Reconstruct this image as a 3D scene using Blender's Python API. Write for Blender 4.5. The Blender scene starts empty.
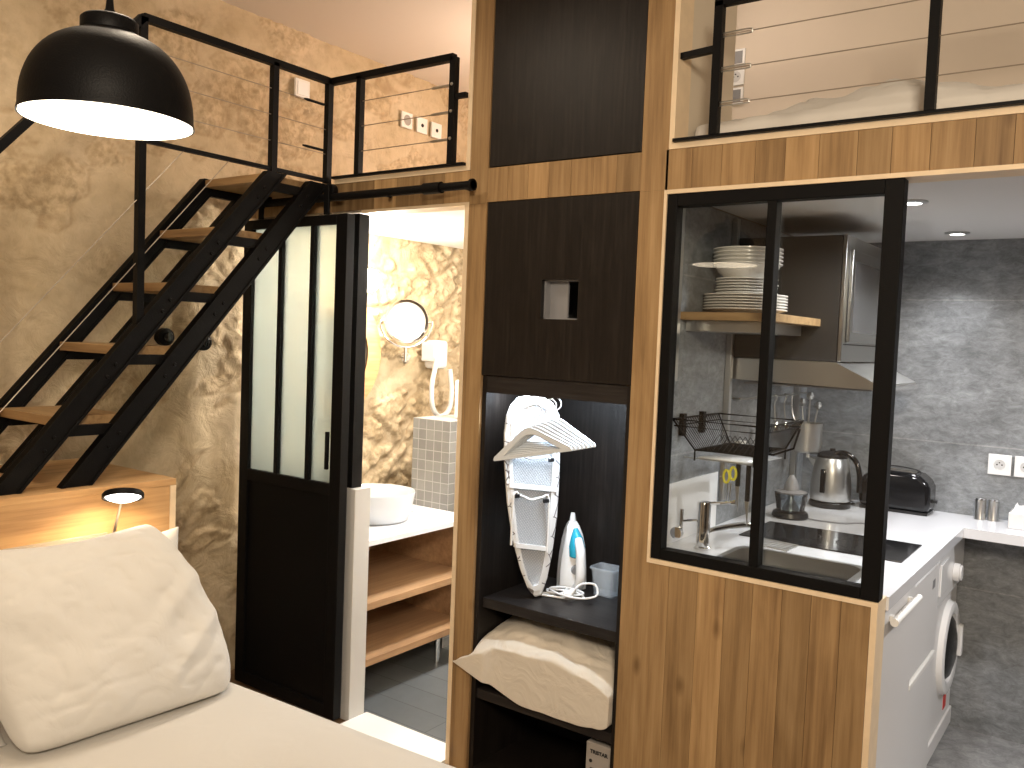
import bpy, bmesh, math, random
from mathutils import Vector, Matrix, noise
PI = math.pi
rnd = random.Random(7)
scene = bpy.context.scene
C = scene.collection

# ---------------------------------------------------------------- camera
cam_data = bpy.data.cameras.new('camera')
cam_data.sensor_width = 36.0
cam_data.lens = 870.25 / 1024 * 36.0
cam_data.clip_start = 0.05
cam = bpy.data.objects.new('camera', cam_data)
C.objects.link(cam)
Rv = Vector((0.809, 0.587, 0.039)); Fv = Vector((-0.585, 0.810, -0.053))
Fv.normalize(); Rv = (Rv - Fv * Rv.dot(Fv)).normalized(); Uv = Rv.cross(Fv)
m = Matrix((Rv, Uv, -Fv)).transposed().to_4x4()
m.translation = (0, 0, 1.57)
cam.matrix_world = m
scene.camera = cam

# ---------------------------------------------------------------- world, lights, exposure
scene.view_settings.view_transform = 'Standard'
scene.view_settings.look = 'None'
scene.view_settings.gamma = 1
scene.view_settings.exposure = 0.05
scene.view_settings.use_curve_mapping = False
world = bpy.data.worlds.new('world'); scene.world = world
world.use_nodes = True
world.node_tree.nodes['Background'].inputs[0].default_value = (0.5, 0.45, 0.4, 1)
world.node_tree.nodes['Background'].inputs[1].default_value = 0.05

def light(name, kind, loc, power, col, size=0.1, target=None, spot=None, blend=0.6, size_y=None):
    d = bpy.data.lights.new(name, kind)
    d.energy = power; d.color = col
    if kind == 'AREA':
        d.size = size
        if size_y: d.shape = 'RECTANGLE'; d.size_y = size_y
    else:
        d.shadow_soft_size = size
    if kind == 'SPOT':
        d.spot_size = math.radians(spot); d.spot_blend = blend
    o = bpy.data.objects.new(name, d); C.objects.link(o); o.location = loc
    if target is not None:
        o.rotation_euler = (Vector(target) - Vector(loc)).to_track_quat('-Z', 'Y').to_euler()
    return o
WARM = (1.0, 0.70, 0.40); WARM2 = (1.0, 0.84, 0.65); NEUT = (1.0, 0.90, 0.80); COOL = (0.76, 0.88, 1.0); PINK = (1.0, 0.84, 0.72)
# main room: added fill lights behind and beside the camera, no fittings
light('room_fill_light', 'AREA', (0.5, -0.5, 2.45), 76, WARM2, 0.5, (-1.2, 2.2, 1.2))
light('room_fill_light', 'AREA', (-2.2, 1.3, 2.94), 20, WARM2, 0.4, (-1.9, 0.6, 0))
# bathroom
light('bathroom_ceiling_light', 'AREA', (-2.25, 3.3, 2.06), 22, (1.0, 0.93, 0.84), 0.25, (-2.35, 3.2, 0))
light('bathroom_ceiling_light', 'SPOT', (-2.12, 3.0, 2.05), 60, (0.88, 0.94, 1.0), 0.03, (-2.2, 2.75, 0), 55)
# the two kitchen spots (their fittings are built below), then an added fill
for yy in (2.985, 3.80):
    light('kitchen_spot_and_fill', 'SPOT', (-0.62, yy, 2.035), 52 if yy < 3 else 30, (0.98, 0.98, 1.0), 0.05, (-0.74, yy - 0.10, 0), 150 if yy < 3 else 120, 1.0)
light('kitchen_spot_and_fill', 'SPOT', (0.5, 3.1, 2.035), 85, (0.98, 0.98, 1.0), 0.04, (0.1, 3.4, 0), 160, 1.0)  # added unseen fill that brightens the kitchen fronts, has no fitting
light('hood_light', 'AREA', (-0.95, 3.42, 1.425), 1.2, NEUT, 0.1, (-0.95, 3.42, 0))
# lofts
light('loft_light', 'POINT', (-2.12, 3.5, 2.36), 26, PINK, 0.08)
light('loft_light', 'AREA', (-1.30, 2.88, 2.94), 4.5, PINK, 0.25, (-0.9, 3.2, 2.2))

# ---------------------------------------------------------------- materials
def newmat(name):
    m = bpy.data.materials.new(name); m.use_nodes = True
    nt = m.node_tree
    return m, nt, nt.nodes['Principled BSDF']
def simple(name, col, rough=0.5, metal=0.0, spec=0.5, bump=0.0, bscale=200.0, var=0.0, vscale=8.0):
    m, nt, b = newmat(name)
    b.inputs['Base Color'].default_value = (*col, 1); b.inputs['Roughness'].default_value = rough
    b.inputs['Metallic'].default_value = metal; b.inputs['Specular IOR Level'].default_value = spec
    tc = nt.nodes.new('ShaderNodeTexCoord')
    if bump:
        n = nt.nodes.new('ShaderNodeTexNoise'); n.inputs['Scale'].default_value = bscale
        nt.links.new(tc.outputs['Object'], n.inputs['Vector'])
        bp = nt.nodes.new('ShaderNodeBump'); bp.inputs['Strength'].default_value = bump; bp.inputs['Distance'].default_value = 0.005
        nt.links.new(n.outputs[0], bp.inputs['Height']); nt.links.new(bp.outputs[0], b.inputs['Normal'])
    if var:
        n2 = nt.nodes.new('ShaderNodeTexNoise'); n2.inputs['Scale'].default_value = vscale; n2.inputs['Detail'].default_value = 5
        nt.links.new(tc.outputs['Object'], n2.inputs['Vector'])
        r = nt.nodes.new('ShaderNodeValToRGB')
        r.color_ramp.elements[0].position = 0.3; r.color_ramp.elements[1].position = 0.7
        r.color_ramp.elements[0].color = (*[c * (1 - var) for c in col], 1)
        r.color_ramp.elements[1].color = (*[min(1, c * (1 + var)) for c in col], 1)
        nt.links.new(n2.outputs[0], r.inputs[0]); nt.links.new(r.outputs[0], b.inputs['Base Color'])
    return m
def emis(name, col, s):
    m, nt, b = newmat(name)
    b.inputs['Base Color'].default_value = (*col, 1)
    b.inputs['Emission Color'].default_value = (*col, 1); b.inputs['Emission Strength'].default_value = s
    return m
def wood(name, dark, mid, light_, axis=2, rough=0.5, tone=False, gscale=1.0, bump=0.15):
    m, nt, b = newmat(name); N = nt.nodes; L = nt.links
    b.inputs['Roughness'].default_value = rough; b.inputs['Specular IOR Level'].default_value = 0.3
    tc = N.new('ShaderNodeTexCoord'); mp = N.new('ShaderNodeMapping')
    sc = [42 * gscale] * 3; sc[axis] = 1.6 * gscale
    mp.inputs['Scale'].default_value = sc
    vec = tc.outputs['Object']
    if tone:
        at = N.new('ShaderNodeAttribute'); at.attribute_name = 'tone'
        mul = N.new('ShaderNodeMath'); mul.operation = 'MULTIPLY'; mul.inputs[1].default_value = 37.0
        L.new(at.outputs['Fac'], mul.inputs[0])
        ad = N.new('ShaderNodeVectorMath'); ad.operation = 'ADD'
        L.new(vec, ad.inputs[0]); L.new(mul.outputs[0], ad.inputs[1]); vec = ad.outputs[0]
    L.new(vec, mp.inputs['Vector'])
    n1 = N.new('ShaderNodeTexNoise'); n1.inputs['Scale'].default_value = 1.0; n1.inputs['Detail'].default_value = 8; n1.inputs['Roughness'].default_value = 0.65
    L.new(mp.outputs[0], n1.inputs['Vector'])
    mp2 = N.new('ShaderNodeMapping'); s2 = [7 * gscale] * 3; s2[axis] = 1.8 * gscale; mp2.inputs['Scale'].default_value = s2
    L.new(vec, mp2.inputs['Vector'])
    n2 = N.new('ShaderNodeTexNoise'); n2.inputs['Scale'].default_value = 1.0; n2.inputs['Detail'].default_value = 3; n2.inputs['Distortion'].default_value = 1.5
    L.new(mp2.outputs[0], n2.inputs['Vector'])
    mx = N.new('ShaderNodeMath'); mx.operation = 'ADD'
    h1 = N.new('ShaderNodeMath'); h1.operation = 'MULTIPLY'; h1.inputs[1].default_value = 0.68; L.new(n1.outputs[0], h1.inputs[0])
    h2 = N.new('ShaderNodeMath'); h2.operation = 'MULTIPLY'; h2.inputs[1].default_value = 0.32; L.new(n2.outputs[0], h2.inputs[0])
    L.new(h1.outputs[0], mx.inputs[0]); L.new(h2.outputs[0], mx.inputs[1])
    out = mx.outputs[0]
    r = N.new('ShaderNodeValToRGB'); e = r.color_ramp.elements
    e[0].position = 0.33; e[0].color = (*dark, 1); e[1].position = 0.68; e[1].color = (*light_, 1)
    k = e.new(0.5); k.color = (*mid, 1)
    L.new(out, r.inputs[0]); col = r.outputs[0]
    # knots
    vo = N.new('ShaderNodeTexVoronoi'); vo.inputs['Scale'].default_value = 1.0
    mp3 = N.new('ShaderNodeMapping'); s3 = [6.5] * 3; s3[axis] = 3.0; mp3.inputs['Scale'].default_value = s3
    L.new(vec, mp3.inputs['Vector']); L.new(mp3.outputs[0], vo.inputs['Vector'])
    kr = N.new('ShaderNodeValToRGB'); kr.color_ramp.elements[0].position = 0.03; kr.color_ramp.elements[0].color = (0.45, 0.4, 0.35, 1)
    kr.color_ramp.elements[1].position = 0.12; kr.color_ramp.elements[1].color = (1, 1, 1, 1)
    L.new(vo.outputs['Distance'], kr.inputs[0])
    mk = N.new('ShaderNodeMix'); mk.data_type = 'RGBA'; mk.blend_type = 'MULTIPLY'; mk.inputs[0].default_value = 0.75 if tone else 0.2
    L.new(col, mk.inputs[6]); L.new(kr.outputs[0], mk.inputs[7]); col = mk.outputs[2]
    if tone:
        tm = N.new('ShaderNodeMapRange'); tm.inputs[3].default_value = 0.66; tm.inputs[4].default_value = 1.34
        L.new(at.outputs['Fac'], tm.inputs[0])
        ml = N.new('ShaderNodeVectorMath'); ml.operation = 'SCALE'; L.new(col, ml.inputs[0]); L.new(tm.outputs[0], ml.inputs['Scale']); col = ml.outputs[0]
    L.new(col, b.inputs['Base Color'])
    bp = N.new('ShaderNodeBump'); bp.inputs['Strength'].default_value = bump; bp.inputs['Distance'].default_value = 0.002
    L.new(n1.outputs[0], bp.inputs['Height']); L.new(bp.outputs[0], b.inputs['Normal'])
    return m
M = {}
OD, OM, OL = (0.185, 0.108, 0.048), (0.32, 0.200, 0.092), (0.43, 0.285, 0.142)
M['oak'] = wood('oak', OD, OM, OL, 2, 0.5, True)
M['oak_y'] = wood('oak_y', (0.36, 0.2, 0.09), (0.55, 0.33, 0.15), (0.66, 0.42, 0.21), 1, 0.45)
M['oak_x'] = wood('oak_x', OD, OM, OL, 0, 0.5)
M['vanity_oak'] = wood('vanity_oak', (0.3, 0.17, 0.09), (0.42, 0.25, 0.13), (0.52, 0.33, 0.18), 1, 0.5)
M['pale_edge'] = simple('pale_edge', (0.78, 0.62, 0.42), 0.55, var=0.06, vscale=20)
M['black_wood'] = wood('black_wood', (0.006, 0.0046, 0.004), (0.011, 0.0085, 0.0073), (0.021, 0.017, 0.0145), 2, 0.42, False, 2.2, 0.3)
M['black_wood_x'] = wood('black_wood_x', (0.012, 0.010, 0.010), (0.02, 0.017, 0.016), (0.034, 0.03, 0.028), 0, 0.42, False, 2.2, 0.3)
M['black'] = simple('black_metal', (0.004, 0.0038, 0.004), 0.5, 0.0, 0.13, 0.15, 300)
M['black_gloss'] = simple('black_gloss', (0.008, 0.008, 0.009), 0.12, 0.0, 0.5)
M['black_plastic'] = simple('black_plastic', (0.015, 0.015, 0.016), 0.35)
M['white'] = simple('white_paint', (0.8, 0.79, 0.76), 0.45)
M['offwhite'] = simple('offwhite_paint', (0.58, 0.57, 0.55), 0.5)
M['white_gloss'] = simple('white_gloss', (0.86, 0.86, 0.86), 0.12)
M['white_enamel'] = simple('white_enamel', (0.72, 0.71, 0.70), 0.35)
M['worktop'] = simple('white_worktop', (0.76, 0.77, 0.80), 0.1)
M['ceramic'] = simple('ceramic', (0.56, 0.58, 0.61), 0.12)
M['china'] = simple('china', (0.78, 0.76, 0.72), 0.2)
M['plaster'] = simple('plaster', (0.66, 0.575, 0.48), 0.9, bump=0.1, bscale=40, var=0.03, vscale=3)
M['ceil'] = simple('ceiling_paint', (0.74, 0.69, 0.63), 0.9, bump=0.05, bscale=60)
M['kceil'] = simple('kitchen_ceiling_paint', (0.72, 0.71, 0.69), 0.8)
M['taupe'] = simple('unseen_wall_taupe', (0.20, 0.17, 0.14), 0.9)  # unseen right wall, made dark to weaken its reflection in the window
M['panel'] = simple('beige_panel', (0.66, 0.58, 0.46), 0.6)
M['steel'] = simple('steel', (0.55, 0.545, 0.53), 0.32, 1.0)
M['chrome'] = simple('chrome', (0.8, 0.8, 0.8), 0.08, 1.0)
M['mirror'] = simple('mirror', (0.62, 0.61, 0.59), 0.28, 1.0)
M['cable'] = simple('steel_cable', (0.34, 0.29, 0.23), 0.4, 0.6)
M['hanger'] = simple('hanger_plastic', (0.62, 0.66, 0.7), 0.3)
M['zone'] = simple('zone_print', (0.02, 0.02, 0.021), 0.2)
M['sink_steel'] = simple('sink_steel', (0.36, 0.36, 0.355), 0.3, 1.0)
M['grey_plastic'] = simple('grey_plastic', (0.25, 0.25, 0.26), 0.4)
M['cyan'] = simple('cyan_plastic', (0.03, 0.42, 0.62), 0.15)
M['blue_dark'] = simple('dark_teal_plastic', (0.02, 0.12, 0.2), 0.15)
M['yellow'] = simple('yellow_plastic', (0.75, 0.68, 0.05), 0.35)
M['red'] = simple('red_label', (0.6, 0.03, 0.02), 0.5)
M['cardboard'] = simple('grey_carton', (0.36, 0.33, 0.3), 0.7)
M['ink'] = simple('ink', (0.01, 0.01, 0.01), 0.6)
M['cover'] = simple('cotton_cover', (0.8, 0.8, 0.8), 0.9, bump=0.2, bscale=300)
M['plate_steel'] = simple('brushed_plate', (0.55, 0.48, 0.4), 0.45, 0.7)
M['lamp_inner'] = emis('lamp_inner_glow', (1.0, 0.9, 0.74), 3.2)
M['spot_glow'] = emis('spot_glow', (1.0, 0.98, 0.94), 14)
M['sconce_glow'] = emis('sconce_glow', (1.0, 0.85, 0.62), 16)
M['led'] = emis('led_strip', (0.8, 0.9, 1.0), 6)

def fabric(name, col, fold=0.0):
    m, nt, b = newmat(name); N = nt.nodes; L = nt.links
    b.inputs['Base Color'].default_value = (*col, 1); b.inputs['Roughness'].default_value = 0.9
    b.inputs['Sheen Weight'].default_value = 0.15; b.inputs['Specular IOR Level'].default_value = 0.15
    tc = N.new('ShaderNodeTexCoord')
    n = N.new('ShaderNodeTexNoise'); n.inputs['Scale'].default_value = 9; n.inputs['Detail'].default_value = 4; n.inputs['Distortion'].default_value = 1.2
    L.new(tc.outputs['Object'], n.inputs['Vector'])
    bp = N.new('ShaderNodeBump'); bp.inputs['Strength'].default_value = fold; bp.inputs['Distance'].default_value = 0.02
    L.new(n.outputs[0], bp.inputs['Height']); L.new(bp.outputs[0], b.inputs['Normal'])
    return m
M['linen'] = fabric('white_cotton', (0.66, 0.635, 0.59), 0.22)
M['sheet'] = fabric('white_sheet', (0.60, 0.57, 0.52), 0.12)
M['beige_cotton'] = fabric('cream_cotton', (0.68, 0.62, 0.53), 0.45)

def glass(name, tint=(1, 1, 1), refl=0.06, rough=0.0):
    m, nt, b = newmat(name); N = nt.nodes; L = nt.links
    N.remove(b)
    t = N.new('ShaderNodeBsdfTransparent'); t.inputs[0].default_value = (*tint, 1)
    g = N.new('ShaderNodeBsdfGlossy'); g.inputs['Roughness'].default_value = rough
    lw = N.new('ShaderNodeFresnel'); lw.inputs[0].default_value = 1.45
    ad = N.new('ShaderNodeMath'); ad.operation = 'ADD'; ad.inputs[1].default_value = refl - 0.03; L.new(lw.outputs[0], ad.inputs[0])
    mx = N.new('ShaderNodeMixShader'); L.new(ad.outputs[0], mx.inputs[0]); L.new(t.outputs[0], mx.inputs[1]); L.new(g.outputs[0], mx.inputs[2])
    L.new(mx.outputs[0], N['Material Output'].inputs[0])
    return m
M['glass'] = glass('clear_glass', (0.97, 0.98, 0.97), 0.04)
M['clear_plastic'] = glass('clear_plastic', (0.80, 0.84, 0.87), 0.03, 0.2)
def milky():
    m, nt, b = newmat('milky_plastic'); N = nt.nodes; L = nt.links
    b.inputs['Base Color'].default_value = (0.6, 0.66, 0.72, 1); b.inputs['Roughness'].default_value = 0.25
    t = N.new('ShaderNodeBsdfTransparent'); mx = N.new('ShaderNodeMixShader'); mx.inputs[0].default_value = 0.3
    L.new(t.outputs[0], mx.inputs[1]); L.new(b.outputs[0], mx.inputs[2]); L.new(mx.outputs[0], N['Material Output'].inputs[0])
    return m
M['milky_plastic'] = milky()
def frosted():
    m, nt, b = newmat('frosted_glass'); N = nt.nodes; L = nt.links
    N.remove(b)
    t = N.new('ShaderNodeBsdfTranslucent'); t.inputs[0].default_value = (0.52, 0.56, 0.54, 1)
    r = N.new('ShaderNodeBsdfRefraction'); r.inputs['Roughness'].default_value = 0.45; r.inputs['IOR'].default_value = 1.18; r.inputs[0].default_value = (0.72, 0.77, 0.74, 1)
    g = N.new('ShaderNodeBsdfGlossy'); g.inputs['Roughness'].default_value = 0.25; g.inputs[0].default_value = (0.8, 0.8, 0.8, 1)
    a = N.new('ShaderNodeMixShader'); a.inputs[0].default_value = 0.5; L.new(t.outputs[0], a.inputs[1]); L.new(r.outputs[0], a.inputs[2])
    c = N.new('ShaderNodeMixShader'); c.inputs[0].default_value = 0.05; L.new(a.outputs[0], c.inputs[1]); L.new(g.outputs[0], c.inputs[2])
    L.new(c.outputs[0], N['Material Output'].inputs[0])
    return m
M['frosted'] = frosted()

def stone():
    m, nt, b = newmat('stone_plaster'); N = nt.nodes; L = nt.links
    b.inputs['Roughness'].default_value = 0.92; b.inputs['Specular IOR Level'].default_value = 0.15
    tc = N.new('ShaderNodeTexCoord')
    n = N.new('ShaderNodeTexNoise'); n.inputs['Scale'].default_value = 2.4; n.inputs['Detail'].default_value = 9; n.inputs['Roughness'].default_value = 0.62; n.inputs['Distortion'].default_value = 0.4
    L.new(tc.outputs['Object'], n.inputs['Vector'])
    r = N.new('ShaderNodeValToRGB'); e = r.color_ramp.elements
    e[0].position = 0.3; e[0].color = (0.47, 0.365, 0.225, 1); e[1].position = 0.68; e[1].color = (0.66, 0.54, 0.38, 1)
    k = e.new(0.48); k.color = (0.575, 0.46, 0.305, 1)
    L.new(n.outputs[0], r.inputs[0])
    n2 = N.new('ShaderNodeTexNoise'); n2.inputs['Scale'].default_value = 22; n2.inputs['Detail'].default_value = 6
    L.new(tc.outputs['Object'], n2.inputs['Vector'])
    r2 = N.new('ShaderNodeValToRGB'); r2.color_ramp.elements[0].position = 0.3; r2.color_ramp.elements[0].color = (0.82, 0.8, 0.78, 1)
    r2.color_ramp.elements[1].position = 0.55; r2.color_ramp.elements[1].color = (1, 1, 1, 1)
    L.new(n2.outputs[0], r2.inputs[0])
    mk = N.new('ShaderNodeMix'); mk.data_type = 'RGBA'; mk.blend_type = 'MULTIPLY'; mk.inputs[0].default_value = 0.7
    L.new(r.outputs[0], mk.inputs[6]); L.new(r2.outputs[0], mk.inputs[7])
    a1 = N.new('ShaderNodeAttribute'); a1.attribute_name = 'stone'; a2 = N.new('ShaderNodeAttribute'); a2.attribute_name = 'joint'
    n4 = N.new('ShaderNodeTexNoise'); n4.inputs['Scale'].default_value = 34; n4.inputs['Detail'].default_value = 6; L.new(tc.outputs['Object'], n4.inputs['Vector'])
    r4 = N.new('ShaderNodeValToRGB'); r4.color_ramp.elements[0].position = 0.36; r4.color_ramp.elements[0].color = (0.74, 0.70, 0.64, 1)
    r4.color_ramp.elements[1].position = 0.6; r4.color_ramp.elements[1].color = (1.04, 1.02, 1.0, 1); L.new(n4.outputs[0], r4.inputs[0])
    m1 = N.new('ShaderNodeMix'); m1.data_type = 'RGBA'; m1.blend_type = 'MULTIPLY'; L.new(a1.outputs['Fac'], m1.inputs[0]); L.new(mk.outputs[2], m1.inputs[6]); L.new(r4.outputs[0], m1.inputs[7])
    m2 = N.new('ShaderNodeMix'); m2.data_type = 'RGBA'; m2.blend_type = 'MULTIPLY'; m2.inputs[7].default_value = (0.80, 0.75, 0.70, 1); L.new(a2.outputs['Fac'], m2.inputs[0]); L.new(m1.outputs[2], m2.inputs[6])  # joints darkened in the colour: crevice dirt plus painted crevice shade
    L.new(m2.outputs[2], b.inputs['Base Color'])
    bp = N.new('ShaderNodeBump'); bp.inputs['Strength'].default_value = 0.8; bp.inputs['Distance'].default_value = 0.02
    n3 = N.new('ShaderNodeTexNoise'); n3.inputs['Scale'].default_value = 9; n3.inputs['Detail'].default_value = 10; n3.inputs['Roughness'].default_value = 0.6; n3.inputs['Distortion'].default_value = 0.8
    L.new(tc.outputs['Object'], n3.inputs['Vector'])
    L.new(n3.outputs[0], bp.inputs['Height']); L.new(bp.outputs[0], b.inputs['Normal'])
    return m
M['stone'] = stone()

def tiles(name, c1, c2, grout, wx, wz, mortar, axes, rough=0.5, streak=False, off=0.5, shift=(0, 0)):
    m, nt, b = newmat(name); N = nt.nodes; L = nt.links
    b.inputs['Roughness'].default_value = rough
    tc = N.new('ShaderNodeTexCoord'); sp = N.new('ShaderNodeSeparateXYZ'); L.new(tc.outputs['Object'], sp.inputs[0])
    cb = N.new('ShaderNodeCombineXYZ')
    for i, a in enumerate(axes):
        if a == '+':
            s = N.new('ShaderNodeMath'); s.operation = 'ADD'; L.new(sp.outputs[0], s.inputs[0]); L.new(sp.outputs[1], s.inputs[1]); src = s.outputs[0]
        else:
            src = sp.outputs['XYZ'.index(a)]
        s = N.new('ShaderNodeMath'); s.operation = 'ADD'; s.inputs[1].default_value = shift[i]; L.new(src, s.inputs[0])
        L.new(s.outputs[0], cb.inputs[i])
    br = N.new('ShaderNodeTexBrick'); br.offset = off
    br.inputs['Scale'].default_value = 1.0; br.inputs['Brick Width'].default_value = wx; br.inputs['Row Height'].default_value = wz
    br.inputs['Mortar Size'].default_value = mortar; br.inputs['Mortar Smooth'].default_value = 0.1
    br.inputs['Color1'].default_value = (*c1, 1); br.inputs['Color2'].default_value = (*c2, 1); br.inputs['Mortar'].default_value = (*grout, 1)
    L.new(cb.outputs[0], br.inputs['Vector'])
    n = N.new('ShaderNodeTexNoise'); n.inputs['Scale'].default_value = 3.6; n.inputs['Detail'].default_value = 13; n.inputs['Roughness'].default_value = 0.78; n.inputs['Distortion'].default_value = 0.3
    mp = N.new('ShaderNodeMapping'); mp.inputs['Scale'].default_value = (1, 1, 2.0) if streak else (1, 1, 1)
    L.new(tc.outputs['Object'], mp.inputs[0]); L.new(mp.outputs[0], n.inputs['Vector'])
    r = N.new('ShaderNodeValToRGB'); r.color_ramp.elements[0].position = 0.32; r.color_ramp.elements[1].position = 0.7
    r.color_ramp.elements[0].color = (0.62, 0.62, 0.62, 1); r.color_ramp.elements[1].color = (1.35, 1.35, 1.35, 1)
    L.new(n.outputs[0], r.inputs[0])
    mk = N.new('ShaderNodeMix'); mk.data_type = 'RGBA'; mk.blend_type = 'MULTIPLY'; mk.inputs[0].default_value = 1.0 if streak else 0.35
    L.new(br.outputs['Color'], mk.inputs[6]); L.new(r.outputs[0], mk.inputs[7])
    if streak:      # pale cement specks and cloudy patches
        n5 = N.new('ShaderNodeTexNoise'); n5.inputs['Scale'].default_value = 16; n5.inputs['Detail'].default_value = 12; n5.inputs['Roughness'].default_value = 0.8; n5.inputs['Distortion'].default_value = 0.6
        L.new(mp.outputs[0], n5.inputs['Vector'])
        r5 = N.new('ShaderNodeValToRGB'); r5.color_ramp.elements[0].position = 0.40; r5.color_ramp.elements[0].color = (0.72, 0.72, 0.72, 1)
        r5.color_ramp.elements[1].position = 0.66; r5.color_ramp.elements[1].color = (1.6, 1.6, 1.6, 1); L.new(n5.outputs[0], r5.inputs[0])
        k5 = N.new('ShaderNodeMix'); k5.data_type = 'RGBA'; k5.blend_type = 'MULTIPLY'; k5.inputs[0].default_value = 0.8
        L.new(mk.outputs[2], k5.inputs[6]); L.new(r5.outputs[0], k5.inputs[7]); L.new(k5.outputs[2], b.inputs['Base Color'])
    else: L.new(mk.outputs[2], b.inputs['Base Color'])
    return m
M['concrete'] = tiles('concrete_tile', (0.215, 0.227, 0.238), (0.225, 0.237, 0.248), (0.30, 0.305, 0.31), 6.0, 0.6, 0.003, ('+', 'Z'), 0.45, True, 0.5, (0.3, 0.0))
M['concrete_floor'] = tiles('concrete_floor_tile', (0.24, 0.24, 0.24), (0.27, 0.27, 0.27), (0.18, 0.18, 0.18), 0.6, 0.6, 0.003, ('X', 'Y'), 0.4, True, 0.0)
M['mosaic'] = tiles('mosaic_tile', (0.22, 0.215, 0.205), (0.28, 0.275, 0.26), (0.44, 0.43, 0.41), 0.052, 0.052, 0.002, ('+', 'Z'), 0.3, False, 0.0, (0.02, 0.0))
M['dark_plank'] = tiles('grey_plank_floor', (0.10, 0.11, 0.115), (0.14, 0.15, 0.155), (0.05, 0.05, 0.05), 1.1, 0.15, 0.002, ('X', 'Y'), 0.4, False, 0.37)
M['floor'] = wood('floor_oak', (0.16, 0.1, 0.06), (0.25, 0.16, 0.09), (0.32, 0.21, 0.12), 0, 0.5)

def mesh_grid_cover():
    m, nt, b = newmat('ironing_cover_print'); N = nt.nodes; L = nt.links
    b.inputs['Roughness'].default_value = 0.9
    tc = N.new('ShaderNodeTexCoord'); v = N.new('ShaderNodeTexVoronoi'); v.feature = 'DISTANCE_TO_EDGE'; v.inputs['Scale'].default_value = 16
    L.new(tc.outputs['Object'], v.inputs['Vector'])
    r = N.new('ShaderNodeValToRGB'); r.color_ramp.elements[0].position = 0.02; r.color_ramp.elements[0].color = (0.18, 0.16, 0.17, 1)
    r.color_ramp.elements[1].position = 0.035; r.color_ramp.elements[1].color = (0.8, 0.8, 0.8, 1)
    L.new(v.outputs['Distance'], r.inputs[0]); L.new(r.outputs[0], b.inputs['Base Color'])
    return m
M['print_cover'] = mesh_grid_cover()

# ---------------------------------------------------------------- mesh helpers
ORG = {}
def BM(): return bmesh.new()
def box(bm, x0, x1, y0, y1, z0, z1, tone=None):
    ly = None
    if tone is not None: ly = bm.faces.layers.float.get('tone') or bm.faces.layers.float.new('tone')
    vs = [bm.verts.new((x, y, z)) for x in (x0, x1) for y in (y0, y1) for z in (z0, z1)]
    fs = [bm.faces.new([vs[i] for i in f]) for f in ((0, 1, 3, 2), (4, 6, 7, 5), (0, 4, 5, 1), (2, 3, 7, 6), (0, 2, 6, 4), (1, 5, 7, 3))]
    if tone is not None:
        for f in fs: f[ly] = tone
    return vs
def planks(bm, x0, x1, y0, y1, z0, z1, w, seed, axis=0, gap=0.0012):
    r = random.Random(seed); a0, a1 = (x0, x1)
    n = max(1, round((a1 - a0) / w)); s = (a1 - a0) / n
    for i in range(n):
        box(bm, a0 + i * s + (gap if i else 0), a0 + (i + 1) * s, y0, y1, z0, z1, r.random())
def bar(bm, p0, p1, w, h, up=(0, 0, 1)):
    p0, p1 = Vector(p0), Vector(p1); d = (p1 - p0).normalized(); u = Vector(up)
    s = d.cross(u).normalized(); u = s.cross(d).normalized()
    vs = []
    for p in (p0, p1):
        for a, b in ((-1, -1), (1, -1), (1, 1), (-1, 1)):
            vs.append(bm.verts.new(p + s * (a * w / 2) + u * (b * h / 2)))
    for f in ((3, 2, 1, 0), (4, 5, 6, 7), (0, 1, 5, 4), (1, 2, 6, 5), (2, 3, 7, 6), (3, 0, 4, 7)):
        bm.faces.new([vs[i] for i in f])
def tube(bm, pts, r, seg=8, closed=False):
    pts = [Vector(p) for p in pts]; n = len(pts); rings = []
    t0 = (pts[1] - pts[0]).normalized()
    ref = Vector((0, 0, 1)) if abs(t0.z) < 0.9 else Vector((1, 0, 0))
    s = t0.cross(ref).normalized()
    for i, p in enumerate(pts):
        if closed: t = (pts[(i + 1) % n] - pts[i - 1]).normalized()
        elif i == 0: t = (pts[1] - p).normalized()
        elif i == n - 1: t = (p - pts[-2]).normalized()
        else: t = (pts[i + 1] - pts[i - 1]).normalized()
        s = (s - t * s.dot(t)).normalized(); u = t.cross(s)
        rr = r[i] if isinstance(r, (list, tuple)) else r
        rings.append([bm.verts.new(p + (s * math.cos(2 * PI * k / seg) + u * math.sin(2 * PI * k / seg)) * rr) for k in range(seg)])
    m = n if closed else n - 1
    for i in range(m):
        a, b = rings[i], rings[(i + 1) % n]
        for k in range(seg):
            bm.faces.new((a[k], a[(k + 1) % seg], b[(k + 1) % seg], b[k]))
    if not closed:
        bm.faces.new(rings[0][::-1]); bm.faces.new(rings[-1])
def spline(pts, n=8):
    P = [Vector(p) for p in pts]; P = [P[0]] + P + [P[-1]]; out = []
    for i in range(1, len(P) - 2):
        for k in range(n):
            t = k / n; a, b, c, d = P[i - 1], P[i], P[i + 1], P[i + 2]
            out.append(0.5 * ((2 * b) + (c - a) * t + (2 * a - 5 * b + 4 * c - d) * t * t + (3 * b - a - 3 * c + d) * t ** 3))
    out.append(P[-2]); return out
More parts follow.
